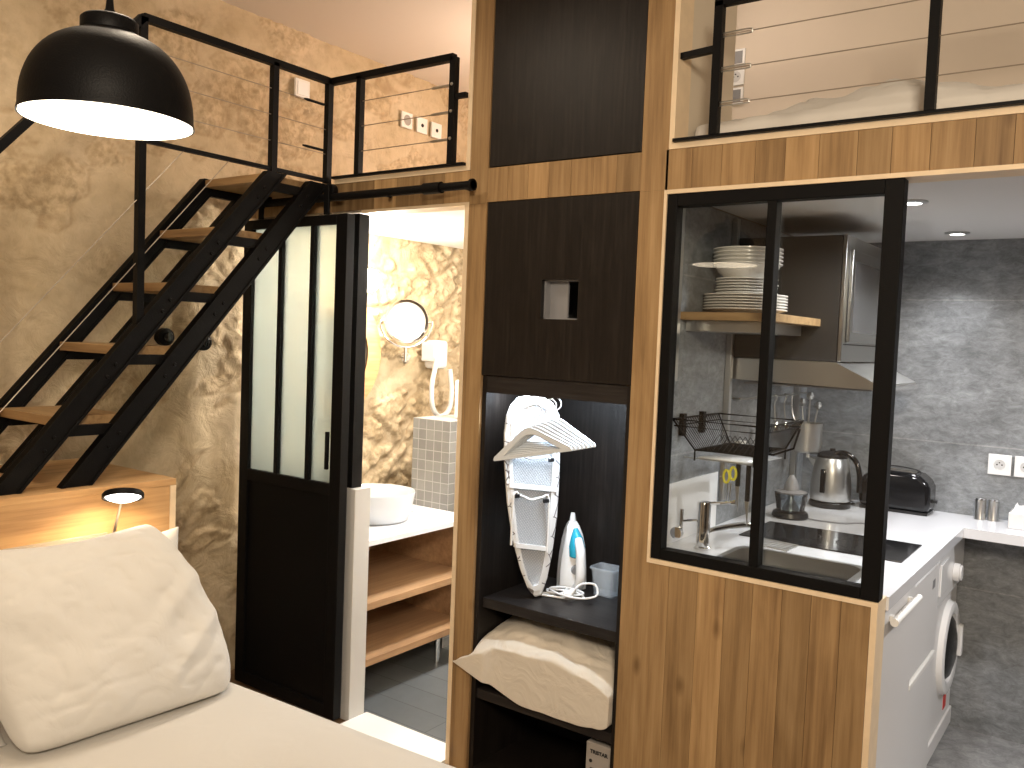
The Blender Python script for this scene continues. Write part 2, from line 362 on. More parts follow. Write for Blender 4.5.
def lathe(bm, prof, c=(0, 0, 0), seg=32, axis='Z', mat=None):
    c = Vector(c); rings = []
    def pt(r, h, a):
        x, y = r * math.cos(a), r * math.sin(a)
        if mat is not None: return c + mat @ Vector((x, y, h))
        return c + (Vector((x, y, h)) if axis == 'Z' else Vector((h, x, y)) if axis == 'X' else Vector((y, h, x)))
    for r, h in prof:
        if r < 1e-6: rings.append([bm.verts.new(pt(0, h, 0))])
        else: rings.append([bm.verts.new(pt(r, h, 2 * PI * k / seg)) for k in range(seg)])
    for a, b in zip(rings, rings[1:]):
        for k in range(seg):
            k2 = (k + 1) % seg
            if len(a) == 1 and len(b) == 1: continue
            if len(a) == 1: bm.faces.new((a[0], b[k2], b[k]))
            elif len(b) == 1: bm.faces.new((a[k], a[k2], b[0]))
            else: bm.faces.new((a[k], a[k2], b[k2], b[k]))
def cyl(bm, c, r, h, axis='Z', seg=24):
    lathe(bm, [(0, 0), (r, 0), (r, h), (0, h)], c, seg, axis)
def prism(bm, poly, plane, d0, d1):
    """poly in 2D; plane 'XZ' (depth Y), 'XY' (depth Z), 'YZ' (depth X)"""
    def P(a, b, d): return {'XZ': (a, d, b), 'XY': (a, b, d), 'YZ': (d, a, b)}[plane]
    v0 = [bm.verts.new(P(a, b, d0)) for a, b in poly]; v1 = [bm.verts.new(P(a, b, d1)) for a, b in poly]
    bm.faces.new(v0); bm.faces.new(v1[::-1]); n = len(poly)
    for i in range(n): bm.faces.new((v0[i], v1[i], v1[(i + 1) % n], v0[(i + 1) % n]))
def rring(bm, outer, inner, plane, d0, d1):
    """closed band between two same-length outlines"""
    def P(a, b, d): return {'XZ': (a, d, b), 'XY': (a, b, d), 'YZ': (d, a, b)}[plane]
    n = len(outer); g = [[bm.verts.new(P(a, b, d)) for a, b in o] for o, d in ((outer, d0), (outer, d1), (inner, d1), (inner, d0))]
    for i in range(n):
        j = (i + 1) % n
        for k in range(4): bm.faces.new((g[k][i], g[k][j], g[(k + 1) % 4][j], g[(k + 1) % 4][i]))
def obj(name, bm, mat, parent=None, bevel=0.0, smooth=40, sub=0):
    bmesh.ops.recalc_face_normals(bm, faces=bm.faces)
    if parent is not None:
        o0 = ORG.get(parent.name, Vector((0, 0, 0)))
        if o0.length: bmesh.ops.translate(bm, verts=bm.verts, vec=-o0)
    me = bpy.data.meshes.new(name); bm.to_mesh(me); bm.free()
    me.materials.append(mat if not isinstance(mat, str) else M[mat])
    if smooth:
        me.shade_smooth()
        me.set_sharp_from_angle(angle=math.radians(smooth))
    o = bpy.data.objects.new(name, me); C.objects.link(o)
    if parent is not None:
        o.parent = parent; ORG[o.name] = ORG.get(parent.name, Vector((0, 0, 0)))
    if bevel:
        b = o.modifiers.new('bevel', 'BEVEL'); b.width = bevel; b.segments = 2; b.limit_method = 'ANGLE'; b.angle_limit = math.radians(50)
    if sub:
        s = o.modifiers.new('sub', 'SUBSURF'); s.levels = sub; s.render_levels = sub
    return o
def tag(o, label, cat, group=None):
    o['label'] = label; o['category'] = cat
    if group: o['group'] = group
    return o
def thing(name, label, cat, loc=(0, 0, 0), group=None):
    o = bpy.data.objects.new(name, None); C.objects.link(o); o.location = loc
    o.empty_display_size = 0.05
    ORG[o.name] = Vector(loc)
    return tag(o, label, cat, group)
def struct(name, bm, mat, parent=None, **k):
    o = obj(name, bm, mat, parent, **k)
    if parent is None: o['kind'] = 'structure'
    return o
def dup(root, loc, label=None, rot=None):
    r = root.copy(); C.objects.link(r); r.location = loc
    if rot is not None: r.rotation_euler = rot
    if label: r['label'] = label
    for ch in list(root.children):
        c = ch.copy(); C.objects.link(c); c.parent = r
        for g in ch.children:
            d = g.copy(); C.objects.link(d); d.parent = c
    return r

D = 2.42   # facade plane
XW = -3.28 # stone wall
# ================================================================ SETTING
# stone wall, one relief mesh
def sst(a, b, x):
    t = max(0.0, min(1.0, (x - a) / (b - a))); return t * t * (3 - 2 * t)
def stone_h(y, z):
    p = Vector((0, y * 3.6, z * 5.2))
    w = noise.noise_vector(p * 0.9) * 0.5 + noise.noise_vector(p * 3.1) * 0.14
    d, pts = noise.voronoi(p + w)
    e = d[1] - d[0]
    cid = noise.noise(pts[0] * 3.7)
    bath = sst(2.40, 2.6, y) * (1.0 if z < 2.12 else 0.3)
    pres = cid * 1.1 + 0.7 * noise.noise(Vector((3.3, y * 0.9, z * 1.1)))
    k = sst(-0.10 - 0.35 * bath, 0.06 - 0.35 * bath, pres)          # which stones stay uncovered
    edge = sst(0.05, 0.17, e)
    m_ = edge * k
    c = noise.fractal(Vector((7, y * 7.5, z * 9.0)), 0.8, 2.15, 5)
    c2 = noise.noise(Vector((1.7, y * 19 + c * 1.5, z * 24)))
    rough = (c * 0.012 + c2 * 0.0055 - 0.013 * sst(0.1, 0.2, c))
    h = m_ * (0.008 + 0.012 * bath + rough * (0.9 + 0.9 * bath)) + (1 - m_) * (c * 0.0035 + c2 * 0.0012 + 0.002 * bath * c2)
    h -= 0.010 * sst(0.10, 0.03, abs(e - 0.07)) * k * (0.5 + bath * 0.7)      # open joint round an exposed stone
    wave = noise.noise(Vector((9, y * 1.3, z * 1.5))) * 0.012
    return h + wave, m_, sst(0.05, 0.0, abs(e - 0.07)) * k
bm = BM()
ys = [-2.2 + 0.1 * i for i in range(30)]; ys += [0.8 + 0.0115 * i for i in range(1, 305)]
zs = [0.04 * i for i in range(0, 8)] + [0.32 + 0.0125 * i for i in range(0, 211)] + [2.96]
ly1 = bm.verts.layers.float.new('stone'); ly2 = bm.verts.layers.float.new('joint')
gv = []
for y in ys:
    row = []
    for z in zs:
        h, a, b_ = stone_h(y, z)
        v = bm.verts.new((XW - 0.004 + h, y, z)); v[ly1] = a; v[ly2] = b_; row.append(v)
    gv.append(row)
for i in range(len(ys) - 1):
    for j in range(len(zs) - 1):
        bm.faces.new((gv[i][j], gv[i + 1][j], gv[i + 1][j + 1], gv[i][j + 1]))
wl = struct('wall_left', bm, 'stone', smooth=180)
bm = BM(); box(bm, XW - 0.25, XW - 0.05, -2.3, 4.4, -0.1, 3.06); struct('wall_left_core', bm, 'plaster')

bm = BM(); box(bm, XW - 0.05, 1.6, -2.2, 2.5, -0.1, 0.0); struct('floor', bm, 'floor')
bm = BM(); box(bm, XW - 0.05, 1.6, -2.2, 4.4, 2.96, 3.06); struct('ceiling', bm, 'ceil')
bm = BM(); box(bm, 1.5, 1.6, -2.2, 4.4, 0.0, 2.96); struct('wall_right', bm, 'taupe')
bm = BM(); box(bm, XW, 1.5, -2.3, -2.2, 0.0, 2.96); struct('wall_back', bm, 'plaster')

# oak partition facing the room
F1 = D + 0.09
bm = BM()
box(bm, -1.965, -1.885, D, F1, 0, 2.035, 0.50)                        # post doorway | wardrobe
box(bm, -1.965, -1.885, D, F1, 2.0355, 2.96, 0.42)
box(bm, -1.289, -1.205, D, F1, 0.0, 2.035, 0.52)                      # post wardrobe | kitchen
box(bm, -1.289, -1.197, D, F1, 2.0355, 2.96, 0.52)
planks(bm, -3.27, -1.9655, D, F1, 2.045, 2.155, 0.12, 3)              # fascia over doorway
planks(bm, -1.8845, -1.2895, D, F1, 2.039, 2.156, 0.085, 11)          # rail between wardrobe doors
tones = [0.55, 0.45, 0.62, 0.35, 0.8, 0.5, 0.3, 0.72, 0.45, 0.25, 0.5, 0.6, 0.42]
x = -1.2045; i = 0
while x < 1.49:
    w = 0.093 + 0.008 * ((i * 7) % 3 - 1); x1 = min(x + w, 1.495)
    box(bm, x, x1 - 0.0012, D, F1, 2.035, 2.155, tones[i % 13]); x = x1; i += 1
# planks under the kitchen window
pt = [0.58, 0.42, 0.86, 0.40, 0.55, 0.22, 0.48, 0.30]
px = [-1.205, -1.128, -1.035, -0.949, -0.865, -0.780, -0.699, -0.619, -0.543]
for k in range(8): box(bm, px[k], px[k + 1] - 0.0012, D, F1, 0.0, 0.893, pt[k])
struct('wall_facade', bm, 'oak', smooth=0)
bm = BM()
box(bm, -2.505, -1.965, D - 0.0, F1, 2.034, 2.0445); box(bm, -1.983, -1.9655, D - 0.002, F1 + 0.02, 0.0, 2.034)
struct('trim_1', bm, 'pale_edge')
bm = BM(); box(bm, -2.66, -1.966, D - 0.003, F1, 2.1555, 2.172); box(bm, -1.983, -1.966, D - 0.003, F1, 2.172, 2.955); struct('trim_2', bm, 'pale_edge')
bm = BM(); box(bm, -1.1965, 1.495, D - 0.003, F1, 2.1555, 2.173); box(bm, -1.1965, -1.180, D - 0.003, F1, 2.173, 2.955); struct('trim_3', bm, 'pale_edge')
bm = BM(); box(bm, -1.2045, -0.525, D - 0.004, F1, 0.8935, 0.907); box(bm, -1.2045, -1.195, D - 0.004, F1, 0.9075, 2.0345)
box(bm, -1.1945, 1.49, D - 0.004, F1, 2.022, 2.0345); box(bm, -0.5425, -0.526, D - 0.003, F1, 0.0, 0.893); struct('trim_4', bm, 'pale_edge')

# wardrobe tower sides above (loft), lofts, ceilings
bm = BM(); box(bm, -1.289, -1.19, F1 + 0.001, 2.87, 2.156, 2.955); struct('wall_tower_right', bm, 'panel')
bm = BM(); box(bm, -1.96, -1.90, F1 + 0.001, 2.87, 2.156, 2.955); box(bm, -1.8995, -1.29, 2.80, 2.87, 2.156, 2.955); struct('wall_tower_left', bm, 'panel')
bm = BM(); box(bm, -3.27, 1.495, F1 + 0.001, 4.3, 2.09, 2.155); struct('floor_loft', bm, 'oak_x')
bm = BM(); box(bm, -1.9, 1.495, 3.35, 3.43, 2.156, 2.955); struct('wall_loft_back', bm, 'plaster')
bm = BM(); box(bm, -1.96, -1.905, 2.875, 4.3, 2.156, 2.955); struct('wall_loft_side', bm, 'plaster')
bm = BM(); box(bm, XW, 1.5, 4.3, 4.4, 0.0, 2.955); struct('wall_rear', bm, 'plaster')
bm = BM(); box(bm, -1.24, 1.495, F1 + 0.002, 4.05, 2.05, 2.088); struct('ceiling_kitchen', bm, 'kceil')
bm = BM(); box(bm, -3.27, -1.965, F1 + 0.002, 4.29, 2.078, 2.089); struct('ceiling_bathroom', bm, 'white')
# kitchen shell
bm = BM(); box(bm, -1.2885, -1.245, F1 + 0.001, 4.05, 0.0, 2.049); struct('wall_kitchen_left', bm, 'concrete')
bm = BM(); box(bm, -1.245, 1.495, 4.051, 4.12, 0.0, 2.05); struct('wall_kitchen_back', bm, 'concrete')
bm = BM(); box(bm, -1.24, 1.495, 2.501, 4.05, -0.1, 0.001); struct('floor_kitchen', bm, 'concrete_floor')
# bathroom shell
bm = BM(); box(bm, XW, -1.90, 2.501, 4.3, -0.1, 0.002); struct('floor_bathroom', bm, 'dark_plank')
bm = BM(); box(bm, -1.964, -1.90, F1 + 0.001, 4.29, 0.003, 2.077); struct('wall_bathroom_right', bm, 'white')
bm = BM(); box(bm, -3.2, -2.492, D + 0.0, D + 0.085, 0.003, 0.945); struct('wall_bathroom_low', bm, 'offwhite', bevel=0.002)
bm = BM(); box(bm, -2.491, -1.984, 2.36, D + 0.1, 0.0005, 0.012); struct('trim_5', bm, 'white')
bm = BM(); box(bm, -2.995, -2.752, 3.30, 3.78, 0.003, 1.145); struct('wall_tiled_box', bm, 'mosaic')
# fixed black glazing over the low wall
w2 = bpy.data.objects.new('window_2', None); C.objects.link(w2); w2['kind'] = 'structure'
bm = BM()
box(bm, -2.580, -2.522, D + 0.008, D + 0.062, 0.946, 2.034); box(bm, -3.2, -3.15, D + 0.012, D + 0.085, 0.946, 2.034)
box(bm, -3.15, -2.580, D + 0.012, D + 0.085, 1.994, 2.034); box(bm, -3.15, -2.580, D + 0.012, D + 0.085, 0.946, 0.985)
obj('window_frame', bm, 'black', w2)

# ================================================================ KITCHEN WINDOW
w1 = bpy.data.objects.new('window_1', None); C.objects.link(w1); w1['kind'] = 'structure'
bm = BM(); y0, y1 = D + 0.0, D + 0.045
box(bm, -1.1945, -1.162, y0, y1, 0.908, 2.0215); box(bm, -0.573, -0.525, y0, y1, 0.908, 2.0215)
box(bm, -1.162, -0.573, y0, y1, 0.908, 0.940); box(bm, -1.162, -0.573, y0, y1, 1.984, 2.0215)
box(bm, -0.884, -0.857, y0, y1, 0.940, 1.984)
obj('window_frame', bm, 'black', w1, bevel=0.002)
for a, b in ((-1.162, -0.884), (-0.857, -0.573)):
    bm = BM(); box(bm, a, b, D + 0.030, D + 0.036, 0.940, 1.984); obj('pane', bm, 'glass', w1)

# ================================================================ SLIDING DOOR
door = bpy.data.objects.new('door_1', None); C.objects.link(door); door['kind'] = 'structure'
ya, yb = 2.345, 2.385
bm = BM()
box(bm, -3.13, -3.075, ya, yb, 0.03, 2.022); box(bm, -2.563, -2.503, ya, yb, 0.03, 2.022)
box(bm, -3.075, -2.563, ya, yb, 1.984, 2.022); box(bm, -3.075, -2.563, ya, yb, 0.92, 0.967)
box(bm, -3.075, -2.563, ya, yb, 0.03, 0.08)
for xm in (-2.893, -2.700): box(bm, xm - 0.011, xm + 0.011, ya, yb, 0.967, 1.984)
obj('door_frame', bm, 'black', door, bevel=0.0015)
bm = BM(); box(bm, -3.075, -2.563, ya + 0.012, yb - 0.01, 0.08, 0.92); obj('door_panel', bm, 'black', door)
for a, b in ((-3.075, -2.904), (-2.882, -2.711), (-2.689, -2.563)):
    bm = BM(); box(bm, a, b, 2.362, 2.368, 0.967, 1.984); obj('pane', bm, 'frosted', door)
bm = BM(); box(bm, -2.600, -2.585, ya + 0.004, 2.3615, 1.02, 1.17)
obj('door_handle', bm, 'black', door, bevel=0.002)
t = thing('sliding_door_track', 'black steel rail above the bathroom doorway from which the black door hangs', 'track', (-2.5, 2.40, 2.09))
bm = BM(); tube(bm, [(-3.2, 2.365, 2.092), (-2.05, 2.365, 2.092)], 0.016, 12); obj('rail', bm, 'black', t)
bm = BM(); tube(bm, [(-2.13, 2.365, 2.092), (-2.05, 2.365, 2.092)], 0.021, 12); tube(bm, [(-2.05, 2.365, 2.092), (-1.905, 2.365, 2.092)], 0.015, 12); tube(bm, [(-1.915, 2.365, 2.092), (-1.905, 2.365, 2.092)], 0.021, 14); obj('end_stop', bm, 'black', t)
for xx in (-3.1, -2.35, -1.96):
    bm = BM(); tube(bm, [(xx, 2.365, 2.092), (xx, 2.421, 2.092)], 0.010, 10); obj('wall_fixing', bm, 'black', t)
for k, xx in enumerate((-2.62, -3.02)):
    bm = BM(); cyl(bm, (xx, 2.352, 2.118), 0.027, 0.026, 'Y'); box(bm, xx - 0.014, xx + 0.014, 2.340, 2.350, 2.0225, 2.14)
    obj('roller_hanger', bm, 'black', door, bevel=0.002)

# ================================================================ STAIRCASE
XS, XL = -2.682, -3.075
st = thing('loft_staircase', 'steep black steel staircase with oak treads climbing from the headboard box to the loft', 'staircase', (-2.9, 1.2, 1.052))
Z0 = 1.0525
def stringer(xc, a, b, ztop):
    bm = BM()
    zt = ztop
    poly = [(a + 0.868 * Z0, Z0), (b + 0.868 * Z0, Z0), (b + 0.868 * zt, zt), (a + 0.868 * zt, zt)]
    prism(bm, poly, 'YZ', xc - 0.013, xc + 0.013)
    # shallow channel flanges
    for s in (a, b - 0.012):
        q = [(s + 0.868 * Z0, Z0), (s + 0.012 + 0.868 * Z0, Z0), (s + 0.012 + 0.868 * zt, zt), (s + 0.868 * zt, zt)]
        prism(bm, q, 'YZ', xc - 0.017, xc + 0.017)
    return bm
for xc in (XS, XL):
    obj('stringer', stringer(xc, 0.228, 0.315, 2.154), 'black', st)
    obj('stringer', stringer(xc, 0.434, 0.531, 2.150), 'black', st)
tz = [1.272, 1.495, 1.713, 1.925, 2.148]
for z in tz:
    a = 0.235 + 0.868 * z; b = a + 0.235 if z < 2.1 else 2.413
    bm = BM(); box(bm, XL + 0.018, XS - 0.018, a, b, z - 0.03, z); obj('tread', bm, 'oak_x', st, bevel=0.002)
    for xc in (XS, XL):
        bm = BM(); s = -1 if xc == XS else 1
        x0_, x1_ = sorted((xc + s * 0.006, xc + s * 0.05))
        yb0 = 0.30 + 0.868 * (z - 0.04); yb1 = 0.46 + 0.868 * (z - 0.04)
        box(bm, min(xc, xc + s * 0.012) - 0.004, max(xc, xc + s * 0.012) + 0.004, yb0, yb1, z - 0.062, z - 0.028)
        obj('tread_bracket', bm, 'black', st)
    for dy, dz in ((0.272 + 0.868 * (z - 0.06), z - 0.06), (0.272 + 0.868 * (z - 0.045) - 0.04 , z - 0.10), (0.482 + 0.868 * (z - 0.06), z - 0.06), (0.482 + 0.868 * (z - 0.10), z - 0.10)):
        bm = BM(); lathe(bm, [(0, 0.004), (0.005, 0.0035), (0.007, 0.0)], (XS + 0.0135, dy, dz), 10, 'X'); obj('bolt', bm, 'black', st)

# ================================================================ RAILINGS
def cable(bm, p0, p1, r=0.0016): tube(bm, [p0, p1], r, 6)
def tension(bm, p0, p1):
    p0, p1 = Vector(p0), Vector(p1); d = (p1 - p0)
    tube(bm, [p0, p0 + d * 0.1, p0 + d * 0.12, p1 - d * 0.15, p1], [0.003, 0.003, 0.0055, 0.0055, 0.003], 8)
rl = thing('stair_railing', 'black steel railing with thin cables along the stairs and corner of the left loft', 'railing', (XS, 1.6, 2.15))
S = 0.025
bm = BM()
bar(bm, (XS, 1.6, 2.557), (XS, 2.408, 2.557), S, S); obj('top_rail', bm, 'black', rl)
bm = BM(); bar(bm, (XS, 2.408, 2.557), (-2.045, 2.408, 2.557), S, S); obj('top_rail', bm, 'black', rl)
bm = BM(); bar(bm, (XS, 1.13, 2.557 - 0.47 * 1.152), (XS, 1.6, 2.557), S, S, (0, 0, 1)); obj('hand_rail', bm, 'black', rl)
bm = BM(); bar(bm, (XS, 1.6, 2.166), (XS, 2.40, 2.166), 0.018, 0.014); obj('bottom_rail', bm, 'black', rl)
bm = BM(); bar(bm, (-2.66, 2.408, 2.178), (-1.985, 2.408, 2.178), 0.018, 0.010); obj('bottom_rail', bm, 'black', rl)
for yy, zb in ((1.13, 1.02), (1.6, 1.50), (2.128, 2.13), (2.397, 2.156)):
    bm = BM(); bar(bm, (XS, yy, max(zb, 1.08)), (XS, yy, 2.557 if yy > 1.3 else 2.02), S, S, (0, 1, 0)); obj('post', bm, 'black', rl)
for xx in (-2.517, -2.045):
    bm = BM(); bar(bm, (xx, 2.408, 2.178), (xx, 2.408, 2.557), S, S, (0, 1, 0)); obj('post', bm, 'black', rl)
bm = BM(); bar(bm, (-2.045, 2.408, 2.418), (-1.984, 2.408, 2.418), 0.016, 0.018); obj('wall_bracket', bm, 'black', rl)
bm = BM()
for z in (2.27, 2.366, 2.461):
    cable(bm, (XS, 1.6, z), (XS, 2.397, z)); cable(bm, (-2.517, 2.408, z), (-2.045, 2.408, z))
for zz in (1.295, 1.50): cable(bm, (XS, 1.13, zz - 0.05), (XS, 1.13 + (2.16 - zz + 0.05) / 1.135, 2.16))
obj('cable', bm, 'cable', rl)
for z in (2.27, 2.366, 2.461):
    bm = BM(); tension(bm, (-2.045, 2.408, z), (-2.15, 2.408, z)); obj('cable_tensioner', bm, 'steel', rl)
    bm = BM(); lathe(bm, [(0, -0.004), (0.005, -0.003), (0.006, 0)], (-2.045, 2.3955, z), 10, 'Y'); obj('bolt', bm, 'steel', rl)
for z in (2.283, 2.461):
    bm = BM(); tension(bm, (XS, 2.385, z), (XS, 2.27, z)); obj('cable_tensioner', bm, 'black', rl)
rr = thing('loft_railing', 'black steel railing with three thin cables in front of the loft bed above the kitchen', 'railing', (0, 2.408, 2.174))
bm = BM(); bar(bm, (-1.062, 2.408, 2.559), (1.49, 2.408, 2.559), S, S); obj('top_rail', bm, 'black', rr)
bm = BM(); bar(bm, (-1.178, 2.408, 2.178), (1.49, 2.408, 2.178), 0.018, 0.009); obj('bottom_rail', bm, 'black', rr)
for xx in (-1.050, -0.474, 0.20, 0.88):
    bm = BM(); bar(bm, (xx, 2.408, 2.182), (xx, 2.408, 2.559), S, S, (0, 1, 0)); obj('post', bm, 'black', rr)
bm = BM(); bar(bm, (-1.178, 2.44, 2.434), (-1.05, 2.412, 2.430), 0.02, 0.018); obj('wall_bracket', bm, 'black', rr)
bm = BM()
for z in (2.268, 2.366, 2.464): cable(bm, (-1.05, 2.408, z), (1.49, 2.408, z))
obj('cable', bm, 'cable', rr)
for z in (2.268, 2.366, 2.464):
    bm = BM()
    tube(bm, spline([(-1.04, 2.408, z + 0.005), (-0.96, 2.408, z + 0.006), (-0.951, 2.408, z), (-0.96, 2.408, z - 0.006), (-1.04, 2.408, z - 0.005)], 4), 0.0022, 6)
    obj('cable_tensioner', bm, 'steel', rr)

# ================================================================ WARDROBE
wd = thing('wardrobe', 'tall dark wood built-in wardrobe between oak posts, with two closed doors and open shelves', 'wardrobe', (-1.59, 2.5, 0.0))
WX0, WX1, WY = -1.884, -1.290, 2.87
bm = BM(); box(bm, WX0, WX0 + 0.018, D + 0.012, 2.85, 0.0, 1.434); box(bm, WX1 - 0.018, WX1, D + 0.012, 2.85, 0.0, 1.434)
box(bm, WX0, WX1, 2.850, 2.868, 0.0, 1.434); box(bm, WX0 + 0.018, WX1 - 0.018, D + 0.012, 2.85, 0.0, 0.018)
obj('carcass', bm, 'black_wood', wd)
bm = BM(); box(bm, WX0 + 0.018, WX1 - 0.018, D + 0.014, D + 0.034, 1.374, 1.4335); box(bm, WX0 + 0.018, WX1 - 0.018, D + 0.034, 2.85, 1.418, 1.4335); obj('header', bm, 'black_wood_x', wd)
bm = BM(); box(bm, WX0 + 0.0185, WX1 - 0.0185, D + 0.035, 2.849, 0.600, 0.636); obj('shelf', bm, 'black_wood_x', wd, bevel=0.001)
bm = BM(); box(bm, WX0 + 0.0185, WX1 - 0.0185, D + 0.02, 2.849, 0.272, 0.307); obj('shelf', bm, 'black_wood_x', wd, bevel=0.001)
# lower door with square cut-out
a0, a1, c0, c1 = WX0 + 0.002, WX1 - 0.002, 1.436, 2.037
q0, q1, r0, r1 = -1.643, -1.499, 1.637, 1.768
bm = BM()
for b_ in ((a0, q0, c0, c1), (q1, a1, c0, c1), (q0, q1, c0, r0), (q0, q1, r1, c1)):
    box(bm, b_[0], b_[1], D + 0.002, D + 0.020, b_[2], b_[3])
dd = obj('door', bm, 'black_wood', wd)
bm = BM(); e = 0.012
box(bm, q0, q0 + 0.004, D + 0.0205, D + 0.06, r0, r1); box(bm, q1 - 0.004, q1, D + 0.0205, D + 0.06, r0, r1)
box(bm, q0, q1, D + 0.0205, D + 0.06, r1 - 0.004, r1); box(bm, q0, q1, D + 0.0205, D + 0.06, r0, r0 + 0.004)
box(bm, q0, q0 + 0.075, D + 0.052, D + 0.06, r0, r1)
obj('handle_recess', bm, 'grey_plastic', dd)
bm = BM(); box(bm, a0, a1, D + 0.002, D + 0.020, 2.160, 2.955); obj('door', bm, 'black_wood', wd, bevel=0.001)
bm = BM(); box(bm, WX0 + 0.12, WX1 - 0.12, D + 0.05, D + 0.062, 1.406, 1.4175); obj('light_strip', bm, 'led', wd)
light('wardrobe_light', 'AREA', (-1.59, D + 0.075, 1.400), 8, COOL, 0.5, (-1.59, 2.62, 0.6), size_y=0.03)

# --- ironing board standing on its nose
def PB(xz, yb=2.565, yt=2.495):
    """x,z measured on the plane y=2.62 -> slanting plane between yb (bottom) and yt (top)"""
    x_, z_ = xz
    k = (z_ - 0.62) / 0.75; y = 2.568 + (x_ + 1.75) * 0.80
    s = y / 2.62
    return Vector((x_ * s, y, 1.57 + (z_ - 1.57) * s))
outl = [(-1.812, 1.360), (-1.858, 1.348), (-1.892, 1.318), (-1.910, 1.275), (-1.918, 1.21), (-1.912, 1.10), (-1.892, 0.95), (-1.862, 0.82), (-1.82, 0.71), (-1.785, 0.648), (-1.75, 0.622), (-1.722, 0.634),
        (-1.70, 0.70), (-1.682, 0.80), (-1.668, 0.93), (-1.665, 1.08), (-1.668, 1.22), (-1.676, 1.300), (-1.705, 1.343), (-1.755, 1.362)]
def scale_poly(poly, f):
    cx = sum(p[0] for p in poly) / len(poly); cz = sum(p[1] for p in poly) / len(poly)
    return [(cx + (a - cx) * (1 - f / 0.125), cz + (b - cz) * (1 - f / 0.37)) for a, b in poly]
ib = thing('ironing_board', 'white tabletop ironing board standing upright on the wardrobe shelf, mesh underside facing out', 'ironing board', (-1.66, 2.56, 0.637))
TD = Vector((-0.65, 0.76, 0))
def board_ring(bm, po, pi, dy0, dy1):
    n = len(po); V = [[bm.verts.new(PB(p) + TD * d) for p in P_] for P_, d in ((po, dy0), (po, dy1), (pi, dy1), (pi, dy0))]
    for i in range(n):
        j = (i + 1) % n
        for k in range(4): bm.faces.new((V[k][i], V[k][j], V[(k + 1) % 4][j], V[(k + 1) % 4][i]))
inner = scale_poly(outl, 0.026)
bm = BM(); board_ring(bm, outl, inner, 0.0, 0.045); obj('cover', bm, 'print_cover', ib, bevel=0.006)
bm = BM(); board_ring(bm, scale_poly(outl, 0.020), scale_poly(outl, 0.036), -0.004, 0.02); obj('frame', bm, 'white_gloss', ib)
bm = BM(); n = len(inner); v0 = [bm.verts.new(PB(p) + TD * 0.03) for p in inner]; v1 = [bm.verts.new(PB(p) + TD * 0.04) for p in inner]
bm.faces.new(v0); bm.faces.new(v1[::-1])
for i in range(n): bm.faces.new((v0[i], v1[i], v1[(i + 1) % n], v0[(i + 1) % n]))
obj('board_back', bm, 'cover', ib)
# perforated metal: crossing wires
bm = BM()
def inside(p, poly):
    r = False
    for i in range(len(poly)):
        (xa, za), (xb, zb) = poly[i], poly[i - 1]
        if (za > p[1]) != (zb > p[1]) and p[0] < (xb - xa) * (p[1] - za) / (zb - za) + xa: r = not r
    return r
for sgn in (1, -1):
    for k in range(-70, 70):
        run = []
        for s_ in range(0, 130):
            x_ = -1.95 + s_ * 0.003; z_ = 1.0 + k * 0.0125 + sgn * (x_ + 1.79)
            if inside((x_, z_), inner): run.append((x_, z_))
        if len(run) > 2: bar(bm, PB(run[0]) + TD * 0.014, PB(run[-1]) + TD * 0.014, 0.0022, 0.0035)
obj('mesh_top', bm, simple('mesh_metal', (0.55, 0.57, 0.6), 0.45), ib)
for z_, xa, xb in ((1.02, -1.89, -1.68), (0.80, -1.85, -1.70)): 
    bm = BM(); bar(bm, PB((xa, z_)), PB((xb, z_ + 0.012)), 0.018, 0.016); obj('cross_brace', bm, 'white_gloss', ib)
for (xa, xb, zt, zb) in ((-1.885, -1.695, 1.135, 1.28), (-1.865, -1.71, 0.985, 0.80)):
    o_ = TD * -0.014
    bm = BM(); tube(bm, spline([PB((xa - 0.004, zb)) + o_, PB((xa, zt - 0.0)) + o_, PB((xa + 0.03, zt + 0.006)) + o_, PB(((xa + xb) / 2, zt - 0.003)) + o_, PB((xb - 0.03, zt + 0.012)) + o_, PB((xb, zt + 0.008)) + o_, PB((xb + 0.004, zb)) + o_], 6), 0.0042, 8)
    lg = obj('leg', bm, 'white_gloss', ib)
    for xx in (xa + 0.012, xb - 0.012):
        bm = BM(); bar(bm, PB((xx - 0.010, zt)) + o_ * 1.1, PB((xx + 0.010, zt + 0.005)) + o_ * 1.1, 0.013, 0.013); obj('foot_cap', bm, 'black_plastic', lg)

# --- clothes hangers slung over the board
def make_hanger(lab):
    h = thing('clothes_hanger', lab, 'hanger', (0, 0, 0), 'white plastic hangers hooked over the ironing board')
    W, Hh = 0.143, 0.092
    outer = [(-W, -Hh + 0.004), (-W * 0.97, -Hh + 0.014), (-0.030, -0.006), (-0.010, 0.004), (0.010, 0.004), (0.030, -0.006), (W * 0.97, -Hh + 0.014), (W, -Hh + 0.004), (W * 0.98, -Hh), (0.0, -Hh), (-W * 0.98, -Hh)]
    inn_ = [(-W + 0.042, -Hh + 0.013), (-W + 0.046, -Hh + 0.016), (-0.032, -0.030), (-0.010, -0.020), (0.010, -0.020), (0.032, -0.030), (W - 0.046, -Hh + 0.016), (W - 0.042, -Hh + 0.013), (W - 0.044, -Hh + 0.012), (0.0, -Hh + 0.012), (-W + 0.044, -Hh + 0.012)]
    bm = BM(); rring(bm, outer, inn_, 'XZ', -0.004, 0.004)
    obj('hanger_body', bm, 'hanger', h, bevel=0.0015)
    bm = BM(); hk = [(0, 0, 0)] + [(0.0 + 0.021 * math.sin(a), 0, 0.050 - 0.021 * math.cos(a)) for a in [0.3 + 0.45 * k for k in range(9)]]
    tube(bm, hk, 0.0022, 6); obj('hook', bm, 'white_gloss', h)
    return h
